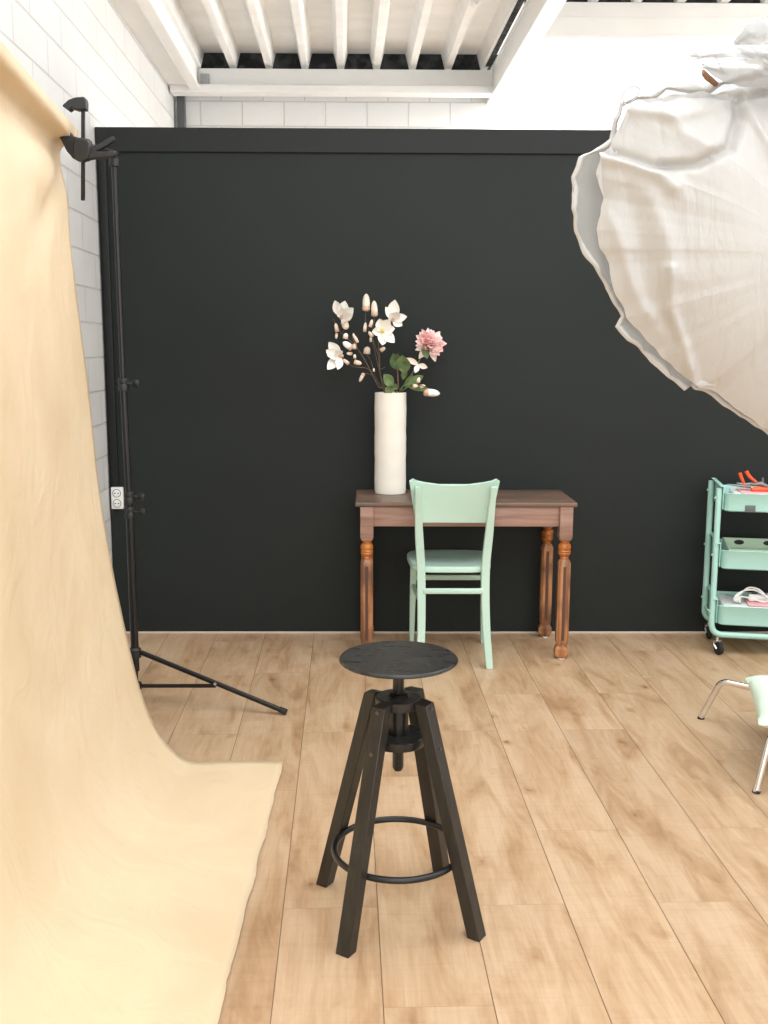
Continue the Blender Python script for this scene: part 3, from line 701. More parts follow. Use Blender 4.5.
b = MB(); b.lathe([(.04, zU-.012), (DU-.002, zU-.012), (DU, zU-.009), (DU, zU+.011), (DU-.004, zU+.014), (.02, zU+.014)], (SX, SY, 0), 40); b.build('upper_disc', m_stool_top, t)
b = MB(); b.lathe([(.04, zLo-.012), (DLr-.002, zLo-.012), (DLr, zLo-.009), (DLr, zLo+.010), (DLr-.004, zLo+.013), (.02, zLo+.013)], (SX, SY, 0), 40); b.build('lower_disc', m_stool_top, t)
FT = .026
rTop = DU+.017; zTop = zU+.010
rBot = rad
def leg_r(z): return rBot+(rTop-rBot)*(z/zTop)
legs = []
for k in range(4):
    a = ang+k*math.pi/2; ca, sa = math.cos(a), math.sin(a); hw, hd = .0195, .0170
    def pt(r, s, z): return Vector((SX+ca*r-sa*s, SY+sa*r+ca*s, z))
    slope = (rBot-rTop)/zTop; hdx = hd*math.sqrt(1+slope*slope)
    rings = []
    for z in (0.0, zTop): rings.append([pt(leg_r(z)-hdx, -hw, z), pt(leg_r(z)+hdx, -hw, z), pt(leg_r(z)+hdx, hw, z), pt(leg_r(z)-hdx, hw, z+(.006 if z else 0))])
    b = MB(); b.loft(rings); lg = b.build('leg', m_stool, t, sharp=30, bevel=.002)
    for z in (zU-.002, zLo-.002):
        b = MB(); m_ = Matrix.Rotation(a, 4, 'Z') @ Matrix.Rotation(R(90), 4, 'Y')
        b.lathe([(.0055, 0), (.0055, .003), (.003, .004)], pt(leg_r(z)+hdx-.001, 0, z), 10, m_); b.build('bolt', m_bolt, lg)
zRing = onZ(398, 848, 0).z
zRing = onY(396, 848, SY).z
rRing = leg_r(zRing)-.0165*1.05-.007
print('ring', zRing, rRing)
b = MB(); b.tube([(SX+rRing*math.cos(2*math.pi*i/72), SY+rRing*math.sin(2*math.pi*i/72), zRing) for i in range(72)], .0085, 12, closed=True); b.build('foot_ring', m_black_metal, t)

# ------------------------------------------------------------------ backdrop paper, bar, clamp, stand
YP = 3.48
zbar = 2.115
A = onY(72, 133, YP); 
Bn = onZ(0, 56, A.z)
dirb = Vector((A.x-Bn.x, A.y-Bn.y, 0)).normalized()
print('bar', A, Bn, dirb)
def barx(Y): return A.x + dirb.x/dirb.y*(Y-YP)
BR = .024
far_px = [(60, 152), (67, 205), (77, 290), (90, 395), (101, 490), (112, 562), (122, 615), (131, 655), (142, 695), (156, 728), (172, 749), (192, 761.5), (236, 763.5), (283.5, 763.5)]
prof = [onY(x, y, YP) for x, y in far_px]
prof = [(p.x, max(p.z, .004)) for p in prof]; xcor = prof[11][0]
zb_ = A.z-.018                                      # bar centre height
xb_ = A.x-.012
wrap = []
fx = prof[0][0]
for i in range(9):
    a = math.pi*1.05*i/8 - .05
    wrap.append((xb_+.030*-math.cos(a), zb_+.022+.018*math.sin(a)))
# wrap runs from wall side over the top to the front side
top_pts = [(xb_-.034, zb_-.16), (xb_-.034, zb_-.06), (xb_-.034, zb_-.0)] + wrap[1:] + [(xb_+.024, zb_-.010)]
full = [Vector((x, 0, z)) for x, z in top_pts] + [Vector((p[0]+(xb_+.032-fx)*max(0, 1-i/1.6)*.0, 0, p[1])) for i, p in enumerate(prof)]
dense = bez(full, 7)
ns = len(dense)
NT = 80; WID = 2.72
rows = []
xfloor_far = prof[-1][0]
nf = onZ(218.5, 1024, 0)
slopef = (xfloor_far-nf.x)/(YP-nf.y)
for j in range(NT+1):
    v = j/NT; Y = YP-WID*v; row = []
    for i, p in enumerate(dense):
        s = i/(ns-1)
        kx = min(1, max(0, (1.9-p.z)/1.9)); kx = kx*kx*(3-2*kx)
        sh = (barx(Y)-A.x)*(1-kx) + (slopef*(Y-YP))*kx
        x = p.x+sh; z = p.z; y = Y
        # sagging ripples near the top, soft wrinkles below
        if 1.2 < z < 2.06:
            g = math.exp(-((z-1.98)/.09)**2)
            x += .022*g*math.exp(-((v-.14)/.12)**2)
            x -= .02*math.exp(-((z-2.03+v*1.2)/.05)**2)*math.exp(-((v-.10)/.08)**2)
        nz_ = noise.noise(Vector((x*1.2, y*1.6, z*1.3)))
        n2_ = noise.noise(Vector((x*4+5, y*5, z*2)))
        lift = min(1, max(0, v-.02)*3.0)*.085*math.exp(-((x-sh-xcor+.02)/.20)**2)
        wz = min(1, max(0, z/.25)); wz = wz*wz*(3-2*wz)
        x += wz*(.007*nz_*min(1, (2.08-z)*4 if z < 2.08 else 0)+.003*n2_)
        z += (1-wz)*(.006*max(0, n2_+.2)+.004*max(0, nz_+.2))
        z += lift; x -= 0
        if j == 0: y += .006*noise.noise(Vector((s*40, 3, 0)))
        if i == ns-1: x += .008*noise.noise(Vector((y*7, 1, 0)))+.004*noise.noise(Vector((y*25, 1, 0)))
        row.append(Vector((x, y, z)))
    rows.append(row)
b = MB(); b.loft(rows, close=False, caps=False)
o = b.build('backdrop_paper', m_backdrop, smooth=True, sharp=80, loc=(A.x+.3, YP-WID/2, 0))
md = o.modifiers.new('solid', 'SOLIDIFY'); md.thickness = .0012; md.offset = -1
tag(o, 'wide sand-yellow paper backdrop hanging over a bar and curving onto the wood floor', 'backdrop')
# crossbar
stx = onY(134.5, 640, 4.14).x
YS = 4.14
pole_top = onY(110.5, 160, YS)
zp0 = A.z-.018
def barp(Y, dz=0): return Vector((barx(Y)-.012, Y, zp0+dz))
endY = YS-.0
bend = onY(113.5, 153.5, YS); XA = onY(123.3, 384, YS).x
t = thing('backdrop_bar', barp(2.4), 'black crossbar carrying the sand-yellow paper, ending at the black stand', 'bar')
b = MB(); b.tube([barp(YP-WID-.1), barp(YP+.06)], .008, 18); b.build('bar_tube', m_black_metal, t)
b = MB(); s_ = barp(YP+.04); d_ = bend-s_; a_ = math.atan2(d_.y, d_.x)
mrot = d_.to_track_quat('X', 'Z').to_matrix().to_4x4()
b.box((s_+bend)/2, (d_.length+.04, .045, .012), mrot, bev=.003); 
b.build('flat_end', m_black_metal, t)
b = MB(); b.box((s_+bend)/2+Vector((0, 0, .007)), (d_.length*.8, .010, .003), mrot, bev=.001); b.build('silver_slot', m_alu, t)

# stand
t = thing('light_stand', (stx, YS, 0), 'tall black tripod stand holding the far end of the backdrop bar', 'light stand')
zc_a = onY(119, 384, YS).z; zc_b = onY(131, 497, YS).z; zc_c = onY(131, 512, YS).z; zhub = onY(136, 652, YS).z
print('stand', stx, pole_top, zc_a, zc_b, zc_c, zhub)
b = MB(); b.tube([(stx, YS, .13), (stx, YS, zc_c)], .0165, 20); b.build('pole', m_black_metal, t)
b = MB(); b.tube([(stx, YS, zc_c-.05), (stx, YS, zc_c), (XA, YS, zc_a)], .0135, 20); b.build('pole', m_black_metal, t)
b = MB(); b.tube([(XA, YS, zc_a-.03), (bend.x, YS, bend.z+.01)], .0105, 20); b.build('pole', m_black_metal, t)
for z, sx_ in ((zc_a, XA), (zc_b, stx), (zc_c, stx)):
    b = MB(); b.lathe([(.012, z-.028), (.020, z-.026), (.022, z-.01), (.018, z), (.022, z+.012), (.019, z+.022), (.012, z+.024)], (sx_, YS, 0), 20)
    cl = b.build('collar', m_black_plastic, t)
    b = MB(); m_ = Matrix.Rotation(R(90), 4, 'Y')
    b.lathe([(.006, 0), (.006, .026), (.010, .028), (.016, .034), (.017, .044), (.012, .05)], (sx_+.016, YS-.006, z+.002), 14, m_); b.build('knob', m_black_plastic, cl)
b = MB(); b.lathe([(.012, bend.z-.05), (.018, bend.z-.047), (.018, bend.z-.012), (.012, bend.z-.01)], (bend.x, YS, 0), 20); b.build('top_socket', m_black_plastic, t)
b = MB(); b.lathe([(.016, zhub-.025), (.026, zhub-.022), (.026, zhub+.012), (.018, zhub+.02)], (stx, YS, 0), 20); b.build('hub', m_black_plastic, t)
zlow = onY(141, 690, YS).z+.02
b = MB(); b.lathe([(.016, zlow-.016), (.023, zlow-.014), (.023, zlow+.012), (.017, zlow+.014)], (stx, YS, 0), 20); b.build('collar', m_black_plastic, t)
tip = onZ(286, 712, .012)
dv = Vector((tip.x-stx, tip.y-YS, 0)); Lr = dv.length; a0 = math.atan2(dv.y, dv.x)
print('leg tip', tip, Lr, zlow)
for da, rr in ((0, Lr), (R(118), Lr), (R(-108), Lr*.92)):
    a = a0+da; u = Vector((math.cos(a), math.sin(a), 0)); h_ = Vector((stx, YS, zhub))+u*.03; e_ = Vector((stx, YS, .012))+u*rr
    if da < 0 and e_.x < left_x(e_.y)+.05: e_.x = left_x(e_.y)+.06
    b = MB(); b.tube([h_, e_], .0105, 14, flat=.9); lg = b.build('leg', m_black_metal, t)
    b = MB(); dd = (e_-h_).normalized(); b.tube([e_-dd*.03, e_+dd*.002], .0125, 14); b.build('rubber_foot', m_rubber, lg)
    mid = h_.lerp(e_, .52); b = MB(); b.tube([Vector((stx, YS, zlow))+u*.02, mid-Vector((0, 0, .012))], .0085, 10); b.build('brace', m_black_metal, lg)
    b = MB(); b.lathe([(.006, -.014), (.006, .014)], mid, 10, Matrix.Rotation(R(90), 4, 'X')); b.build('rivet', m_alu, lg)

# clamp
YCl = YP+.03
t = thing('bar_clamp', onY(83, 150, YCl), 'black quick-grip bar clamp pinching the paper to the crossbar end', 'clamp')
def poly(pts, Y, th, bev=.004):
    mb = MB(); f_ = [onY(x, y, Y) for x, y in pts]; 
    mb.loft([[p+Vector((0, -th/2, 0)) for p in f_], [p+Vector((0, th/2, 0)) for p in f_]]); return mb
YK = YP-.10
poly([(81.5, 106), (85, 106), (84.8, 200.5), (81.2, 200.5)], YK, .010).build('bar', m_black_metal, t, sharp=30, bevel=.001)
poly([(63.5, 107), (70, 101), (77, 98.5), (86, 98), (87.2, 103), (87, 110.5), (78, 110.8), (73, 109), (70, 112)], YK, .040).build('fixed_jaw', m_black_plastic, t, sharp=30, bevel=.004)
poly([(58.5, 132.5), (71, 132), (74, 137), (80, 138.5), (84, 138.5), (91, 140), (92, 150), (90, 160), (82, 162), (74, 159), (68, 152), (61, 138)], YK, .036).build('sliding_jaw', m_black_plastic, t, sharp=30, bevel=.004)
o_ = poly([(74, 142), (78, 139), (86, 139), (90.5, 142), (91.5, 151), (89, 159.5), (83, 162.5), (77, 161), (73.5, 155)], YK-.02, .030); o_.build('housing', m_black_plastic, t, sharp=30, bevel=.005)
poly([(88, 150), (97, 146), (106, 140.5), (113, 136.5), (115, 137.5), (115, 141), (108, 146), (99, 151), (90, 156)], YK-.012, .022).build('release_lever', m_black_plastic, t, sharp=30, bevel=.004)
poly([(88, 153), (95, 151.5), (105, 152), (115, 151), (117, 153), (116, 157), (104, 158.5), (96, 158.5), (90, 160)], YK-.012, .030).build('handle', m_black_plastic, t, sharp=30, bevel=.005)
poly([(59, 133.8), (70, 133.4), (70, 136), (59.5, 136.2)], YK-.021, .012).build('pad', m_alu, t, sharp=30, bevel=.001)

# ------------------------------------------------------------------ trolley
YT0, YT1 = 4.80, 5.08
def TX(px, py, Y=YT0): return onY(px, py, Y)
xT = TX(713.5, 590).x          # left vertical tube axis
TL = .42
xTR = xT+TL
ztube = TX(740, 634).z; ztopT = TX(717, 487).z-.005
t = thing('utility_trolley', ((xT+xTR)/2, (YT0+YT1)/2, 0), 'mint green three-tier metal trolley on castors at the right, by the black wall', 'trolley')
for Y in (YT0, YT1):
    b = MB(); b.tube(rounded([(xT, Y, ztopT), (xT, Y, ztube), (xTR, Y, ztube), (xTR, Y, ztopT)], .055, 8), .0145, 16); b.build('frame_tube', m_mint_trolley, t)
for X in (xT, xTR):
    b = MB(); b.tube([(X, YT0, ztube+.075), (X, YT1, ztube+.075)], .006, 10); b.build('cross_rod', m_mint_trolley, t)
def rrect(cx, cy, hx, hy, r, z, n=8):
    out = []
    for (sx, sy, a0_) in ((1, 1, 0), (-1, 1, 90), (-1, -1, 180), (1, -1, 270)):
        for k in range(n+1):
            a = R(a0_+90*k/n); out.append(Vector((cx+sx*(hx-r)+r*math.cos(a), cy+sy*(hy-r)+r*math.sin(a), z)))
    return out
trays = []
tcx_, tcy_ = (xT+xTR)/2, (YT0+YT1)/2
for k, (yr, yb) in enumerate(((493, 511), (549.8, 568.3), (605, 624))):
    zr1 = TX(740, yr, YT0-.0).z; zb1 = TX(740, yb, YT0-.0).z
    hx, hy = TL/2-.022, (YT1-YT0)/2+.020
    b = MB()
    b.loft([rrect(tcx_, tcy_, hx-.012, hy-.012, .03, zb1), rrect(tcx_, tcy_, hx-.004, hy-.004, .034, zb1+.006), rrect(tcx_, tcy_, hx, hy, .038, zr1-.004), rrect(tcx_, tcy_, hx+.003, hy+.003, .04, zr1),
            rrect(tcx_, tcy_, hx-.001, hy-.001, .038, zr1+.002), rrect(tcx_, tcy_, hx-.004, hy-.004, .036, zr1-.004), rrect(tcx_, tcy_, hx-.008, hy-.008, .032, zb1+.010), rrect(tcx_, tcy_, hx-.02, hy-.02, .03, zb1+.004)])
    tr = b.build('tray', m_mint_trolley, t, sharp=50)
    for X, s in ((xT, 1), (xTR, -1)):
        b = MB(); b.box((X+s*.019, tcy_, (zr1+zb1)/2+.022), (.004, YT1-YT0+.03, zr1-zb1+.024), bev=.0015); b.box((X+s*.012, tcy_, zr1+.034), (.020, YT1-YT0+.05, .004), bev=.0015)
        b.build('end_plate', m_mint_trolley, tr)
        for Y in (YT0, YT1):
            b = MB(); b.lathe([(.006, 0), (.006, .004), (.003, .006)], (X-s*.014, Y, (zr1+zb1)/2+.02), 10, Matrix.Rotation(R(-90)*s, 4, 'Y')); b.build('bolt', m_mint_trolley, tr)
    trays.append((zr1, zb1, hx, hy))
b = MB(); z_ = TX(747, 507).z; b.box((TX(748, 507).x, YT0-.0225, z_), (.046, .002, .030), bev=.0005); b.build('tape_patch', m_tape, t)
for X, Y, rz in ((xT+.03, YT0, -60), (xT-.005+.03, YT1, -80), (xTR-.03, YT0, 30), (xTR-.03, YT1, 70)):
    c = thing('castor', (X, Y, 0), None, None); c.parent = t; c.matrix_parent_inverse = wm(t).inverted()
    mr_ = Matrix.Rotation(R(rz), 4, 'Z'); wc = Vector((X, Y, .031))+mr_ @ Vector((.016, 0, 0))
    b = MB(); b.lathe([(.012, -.009), (.026, -.010), (.030, -.007), (.031, 0), (.030, .007), (.026, .010), (.012, .009)], wc, 24, mr_ @ Matrix.Rotation(R(90), 4, 'X')); b.build('wheel', m_rubber, c)
    b = MB()
    for s in (-1, 1):
        pts = [mr_ @ Vector(q) + Vector((X, Y, 0)) for q in ((0, s*.013, .068), (-.004, s*.014, .05), (.016, s*.014, .031))]
        b.tube(pts, .005, 8, flat=.5)
    b.tube([Vector((X, Y, .066)), Vector((X, Y, ztube-.012))], .008, 10)
    b.box((X, Y, .068), (.030, .034, .005), R(rz), bev=.002)
    b.build('fork', m_alu, c)
# contents, top tray
zt_, zbt, hx, hy = trays[0]
b = MB(); b.box((tcx_+.02, tcy_-.01, zbt+.0425), (.30, .24, .075), bev=.004)
o = b.build('paper_stack', m_paper_white, loc=(tcx_+.02, tcy_-.01, zbt+.005)); tag(o, 'white paper stack in the top tray of the mint trolley, under the orange pliers', 'paper')
b = MB(); zq = zbt+.0805; b.box((tcx_+.03, tcy_-.03, zq+.003), (.26, .19, .006), .06, bev=.002)
o = b.build('pink_folder', m_pink_paper, loc=(tcx_+.03, tcy_-.03, zq)); tag(o, 'thin pink folder on top of the papers in the trolley top tray', 'folder')
YPl = tcy_-.02
pb = onY(740, 486, YPl); t_ = thing('pliers', (pb.x, YPl, zq+.007), 'orange-handled pliers with both handles sticking up from the trolley top tray', 'pliers')
for pl in ([(734, 472.5), (735, 476), (737, 481), (738.5, 486)], [(740, 470.5), (742, 474), (745, 477.5), (750, 481.5)]):
    q = bez([onY(x, y, YPl) for x, y in pl], 5); n = len(q); b = MB(); b.tube(q, [.0095-.003*(i/(n-1)) for i in range(n)], 10, flat=1.2); b.build('handle', m_orange, t_)
b = MB(); b.tube([onY(750, 482.5, YPl), onY(740, 483.5, YPl), onY(731, 482.5, YPl)], [.010, .009, .003], 8); b.tube([onY(744, 485.5, YPl), onY(734, 485, YPl), onY(722, 484, YPl)], [.009, .007, .003], 8); b.build('jaw', m_tool_steel, t_)
pp = onY(755, 486, tcy_-.02)
t_ = thing('craft_knife', (pp.x, tcy_-.03, zq+.007), 'orange and grey cutting tool at the right of the pliers on the top tray', 'tool')
b = MB(); z0 = zq+.016
b.tube([(pp.x-.055, tcy_-.05, z0), (pp.x-.02, tcy_-.045, z0+.002), (pp.x+.04, tcy_-.035, z0-.002)], [.010, .013, .008], 12, flat=1.3); b.build('grip', m_orange, t_)
b = MB(); b.tube([(pp.x-.05, tcy_-.03, z0+.02), (pp.x-.01, tcy_-.03, z0+.026), (pp.x+.035, tcy_-.03, z0+.008)], [.008, .013, .007], 10); b.tube([(pp.x, tcy_-.03, z0+.024), (pp.x-.002, tcy_-.03, z0+.056)], [.007, .005], 8); b.build('body', m_tool_steel, t_)
# middle tray: open box
zt_, zbt, hx, hy = trays[1]
z0 = zbt+.005
b = MB(); bx_, by_ = .165, .115; cx_, cy_ = tcx_+.02, tcy_+.0
def rr4(hx_, hy_, z, ty=0): return [Vector((cx_-hx_, cy_-hy_, z-ty)), Vector((cx_+hx_, cy_-hy_, z-ty)), Vector((cx_+hx_, cy_+hy_, z+ty)), Vector((cx_-hx_, cy_+hy_, z+ty))]
b.loft([rr4(bx_, by_, z0), rr4(bx_, by_, z0+.095, .008), rr4(bx_-.006, by_-.006, z0+.095, .008), rr4(bx_-.006, by_-.006, z0+.055)])
o = b.build('metal_box', mat('pale_olive_box', (.47, .60, .46), .5), smooth=False, loc=(cx_, cy_, z0)); tag(o, 'open pale green box sitting in the middle tray of the mint trolley', 'box')
for dx in (-.085, .055):
    b = MB(); b.lathe([(.024, 0), (.024, .002)], (0, 0, 0), 24, Matrix.Diagonal((1, 1, .5, 1)) @ Matrix.Rotation(R(90), 4, 'X'))
    for v in b.bm.verts: v.co += Vector((cx_+dx, cy_+by_-.0065, z0+.082))
    h_ = b.build('handle_hole', m_rubber, o); tag(h_, 'black oval handle hole')
# lower tray: magazine, power strip, cable
zt_, zbt, hx, hy = trays[2]; z0 = zbt+.005
b = MB(); b.box((tcx_+.01, tcy_, z0+.043), (.34, .25, .086), bev=.01, seg=3)
o = b.build('storage_bag', m_paper_white, loc=(tcx_+.01, tcy_, z0)); tag(o, 'flat white bag filling the lower tray of the mint trolley', 'bag')
b = MB(); b.box((tcx_+.06, tcy_-.05, z0+.091), (.20, .14, .008), bev=.002); o = b.build('pink_booklet', m_pink_paper, loc=(tcx_+.06, tcy_-.05, z0+.087)); tag(o, 'pink booklet on the white bag in the trolley lower tray', 'booklet')
zs = z0+.0955
t_ = thing('power_strip', (tcx_+.03, tcy_-.03, zs), 'white power strip with coiled white cable on the lower trolley tray', 'power strip')
b = MB(); b.box((tcx_+.07, tcy_-.03, zs+.018), (.20, .05, .034), bev=.006); b.build('strip_body', m_white_plastic, t_)
b = MB()
for i in range(4): b.lathe([(.016, 0), (.016, .002), (.012, .002)], (tcx_+.0+.045*i, tcy_-.03, zs+.0345), 16)
b.build('sockets', m_socket_dark, t_)
cA = onY(733, 599, tcy_-.06)
b = MB(); pts = []
for q in ((-.02, 0), (-.035, .03), (-.0, .062), (.05, .070), (.09, .055), (.12, .02), (.10, .0), (.04, .012), (.0, .026), (-.03, .018), (-.012, .045), (.03, .082), (.075, .078), (.11, .04), (.13, .012)):
    pts.append((cA.x+q[0]+.02, tcy_-.065+.015*math.sin(q[0]*40), zs+.006+q[1]*.75))
b.tube(bez(pts, 6), .0042, 8); b.build('cable', m_white_plastic, t_)
b = MB(); b.tube([(cA.x-.02, tcy_-.075, zs+.014), (cA.x+.012, tcy_-.085, zs+.016)], [.013, .018], 12); b.build('plug', m_white_plastic, t_)

piv = Vector((xT, YT0, 0)); RTR = R(-11)
for o in list(COL.objects):
    if o.parent is None and o.name.split('.')[0] in ('utility_trolley', 'paper_stack', 'pink_folder', 'pliers', 'craft_knife', 'metal_box', 'storage_bag', 'pink_booklet', 'power_strip'):
        o.location = piv + Matrix.Rotation(RTR, 3, 'Z') @ (o.location-piv); o.rotation_euler.z += RTR
# ------------------------------------------------------------------ low seat with chrome legs and cushion
l1 = onZ(700.5, 718.5, 0); l2 = onZ(756, 793, 0)
zbend = .175
b1 = onZ(721.5, 681, zbend+.012); b2 = onZ(770, 737, zbend+.012)
print('seat legs', l1, l2, b1, b2)
scx = max(l1.x, l2.x)+.34; scy = (l1.y+l2.y)/2
t = thing('low_chair', (scx, scy, 0), 'low seat on bent chrome tube legs at the right edge, under a pale mint cushion', 'chair')
zs_ = .215
def cleg(foot_, bend_, ctr):
    b = MB(); inn = Vector((bend_.x+(ctr.x-bend_.x)*.55, bend_.y+(ctr.y-bend_.y)*.50, bend_.z-.004))
    pts = rounded([foot_+Vector((0, 0, .004)), bend_, inn], .032, 8)
    b.tube(pts, .0125, 18); lg = b.build('leg', m_chrome, t)
    b = MB(); d = (bend_-foot_).normalized(); b.tube([foot_+Vector((0, 0, .0)), foot_+d*.010], .0134, 18); b.build('rubber_tip', m_rubber, lg)
ctr = Vector((scx, scy, 0))
mir = lambda p: Vector((2*scx-p.x, 2*scy-p.y, p.z))
cleg(l1, b1, ctr); cleg(l2, b2, ctr); cleg(mir(l1), mir(b1), ctr); cleg(mir(l2), mir(b2), ctr)
b = MB(); b.loft([rrect(scx+.03, scy-.0, .235, .22, .07, zs_-.012), rrect(scx+.03, scy, .245, .23, .075, zs_), rrect(scx+.03, scy, .245, .23, .075, zs_+.010), rrect(scx+.03, scy, .235, .22, .07, zs_+.014)])
b.build('seat_pan', m_wood_seat, t)
b = MB(); rr = [onZ(0, 0, 3)]  # backrest shell on the far right side
b = MB(); rows_ = []
for j in range(9):
    v = j/8; rows_.append([Vector((scx+.27+.10*v+.0*u_, scy+u_*.22*(1-.15*v*v), zs_+.02+.36*v-.03*u_*u_*v)) + Vector((-.05*u_*u_, 0, 0)) for u_ in [k/6-1 for k in range(13)]])
rows_ = [r+[q+Vector((.014, 0, 0)) for q in r[::-1]] for r in rows_]
b.loft(rows_); b.build('backrest', m_wood_seat, t)
# cushion
k1 = onZ(745, 677, .285); k2 = onZ(758.5, 727, .245)
print('cushion', k1, k2)
ed = (k2-k1); CL = ed.length; ed.normalize(); pr_ = Vector((-ed.y, ed.x, 0)).normalized(); 
if pr_.x < 0: pr_ = -pr_
b = MB(); n = 26; 
def cush(u, v, side):
    # u along edge 0..1, v inward 0..1
    pu, pv = 2*u-1, 2*v-1
    pin = .035
    su = pu*(1-pin*(1-pv*pv)); sv = pv*(1-pin*(1-pu*pu))
    base = k1 + ed*(CL*(su*.5+.5)) + pr_*(CL*.95*(sv*.5+.5))
    hgt = (max(0, (1-pu*pu)*(1-pv*pv)))**.42*.062
    wr = .010*noise.noise(Vector((u*9, v*3, 1)))*(1-pu*pu)+.008*noise.noise(Vector((u*4, v*10, 4)))*(1-pv*pv)
    base.z = .262+.02*(1-u) - .012*math.exp(-((v)/.15)**2)*u
    return base + Vector((0, 0, side*hgt+(wr*min(1, 4*(1-pv*pv))*min(1, 4*(1-pu*pu)) if side > 0 else 0)))
for side in (1, -1):
    grid = [[b.bm.verts.new(cush(i/n, j/n, side)) for j in range(n+1)] for i in range(n+1)]
    for i in range(n):
        for j in range(n): b.bm.faces.new((grid[i][j], grid[i+1][j], grid[i+1][j+1], grid[i][j+1]))
bmesh.ops.remove_doubles(b.bm, verts=b.bm.verts, dist=.0008)
o = b.build('cushion', m_cushion, sharp=70, loc=(k1+ed*CL/2+pr_*CL/2)*1); tag(o, 'pale mint square cushion with pinched corners on the low chrome-legged seat', 'cushion')

# ------------------------------------------------------------------ white cloth over the light, upper right
YCt = 2.0
outer = [(577.5, 172), (584, 152), (606, 141), (616, 133), (621, 112), (627, 95), (638, 88), (656, 86), (676, 79), (692, 76), (712, 78), (742, 70), (768, 62), (820, 50), (880, 60), (940, 100), (985, 180), (1000, 280), (985, 380), (930, 450), (860, 470), (800, 452), (768, 430), (745, 415), (733, 407), (722, 398), (705, 390), (700, 387), (692, 391), (676, 378), (664, 367), (646, 348), (634, 340), (621, 325), (628, 316), (616, 293), (604, 272), (590, 250), (580, 228), (578, 205)]
inner = [(600, 172), (603, 150), (614, 143), (622, 128), (630, 108), (642, 96), (660, 93), (680, 90), (700, 88), (722, 88), (748, 84), (770, 80), (820, 66), (880, 74), (935, 112), (975, 185), (988, 280), (973, 372), (922, 440), (858, 460), (800, 444), (768, 428), (747, 413), (735, 404), (724, 395), (706, 388), (697, 385), (690, 379), (678, 368), (668, 358), (650, 338), (640, 328), (630, 318), (622, 296), (616, 280), (612, 262), (604, 246), (600, 228), (603, 212), (606, 195)]
creases = [ # (polyline in the photo, ridge height m, width px)
 ([(612, 150), (650, 168), (690, 168), (722, 152), (735, 120), (742, 95)], -.030, 5),
 ([(600, 155), (625, 160), (650, 172), (668, 190)], .022, 7),
 ([(742, 95), (752, 130), (768, 165)], .020, 6),
 ([(665, 270), (668, 310), (685, 350), (697, 384)], .022, 5),
 ([(648, 200), (662, 240), (668, 275)], .012, 9),
 ([(630, 190), (640, 240), (650, 290), (672, 345)], -.014, 10),
 ([(700, 165), (740, 230), (790, 300)], .008, 25),
 ([(612, 215), (640, 300), (690, 370)], .010, 6),
 ([(640, 92), (655, 100), (690, 92), (742, 95)], -.022, 4),
 ([(630, 105), (670, 118), (715, 108), (745, 92)], .016, 6),
 ([(660, 105), (680, 135), (700, 150)], .012, 8),
 ([(722, 90), (735, 100), (768, 92)], -.02, 4),
 ([(768, 180), (760, 260), (768, 380)], -.01, 30)]
def segd(p, a, c):
    ax_, ay_ = a; cx2, cy2 = c; vx_, vy_ = cx2-ax_, cy2-ay_; tt = max(0, min(1, ((p[0]-ax_)*vx_+(p[1]-ay_)*vy_)/(vx_*vx_+vy_*vy_)))
    return math.hypot(p[0]-ax_-vx_*tt, p[1]-ay_-vy_*tt)
def crease(p):
    h = 0
    for pl, a, w in creases:
        d = min(segd(p, pl[i], pl[i+1]) for i in range(len(pl)-1)); h += a*math.exp(-(d/w)**2)
    return h
def dens(contour, sd, amp, n=12):
    m = len(contour); out = []
    for i in range(m):
        a, c = contour[i], contour[(i+1) % m]
        for k in range(n):
            x = a[0]+(c[0]-a[0])*k/n; y = a[1]+(c[1]-a[1])*k/n
            out.append((x+amp*noise.noise(Vector((x*.07, y*.07, sd))), y+amp*noise.noise(Vector((x*.07, y*.07, sd+9)))))
    return out
def depth(q, Ybase, bulge, s, useC, sd, fan):
    Y = Ybase - bulge*(1-s**3.0)
    if useC: Y -= crease(q)*.62
    ax_ = (q[0]-640)*.012; bx2 = (q[1]-200)*.012
    Y += .008*noise.noise(Vector((ax_*1.6+bx2*.5, bx2*.5-ax_*.3, sd)))
    return Y + fan*noise.noise(Vector((math.atan2(q[1]-80, q[0]-750)*6, sd, 0)))*min(1, math.hypot(q[1]-80, q[0]-750)/150)
def sheet(contour, ctr_, Ybase, bulge, nr, useC, amp, sd, fan=0.0):
    pts2 = dens(contour, sd, amp)
    mb = MB(); rings = []
    for j in range(nr+1):
        s = 1-j/nr*.985; ring = []
        for (x, y) in pts2:
            q = (ctr_[0]+(x-ctr_[0])*s, ctr_[1]+(y-ctr_[1])*s)
            ring.append(onY(q[0], q[1], YCt)+Vector((0, depth(q, Ybase, bulge, s, useC, sd, fan)-YCt, 0)))
        rings.append(ring)
    mb.loft(rings, True, True); return mb
tp = onY(742, 95, YCt)
t = thing('draped_diffuser', onY(850, 260, YCt+.15), 'billowing cream-white cloth wrapped over a light in the upper right corner, near the camera', 'diffuser cloth')
o = sheet(inner, (830, 260), YCt+.03, .10, 90, True, 2.5, 3.3, .005).build('front_sheet', m_cloth, t, sharp=80)
o = sheet(outer, (830, 260), YCt+.06, -.25, 26, False, 2.4, 8.1, .02).build('rear_sheet', m_sheer, t, sharp=80)
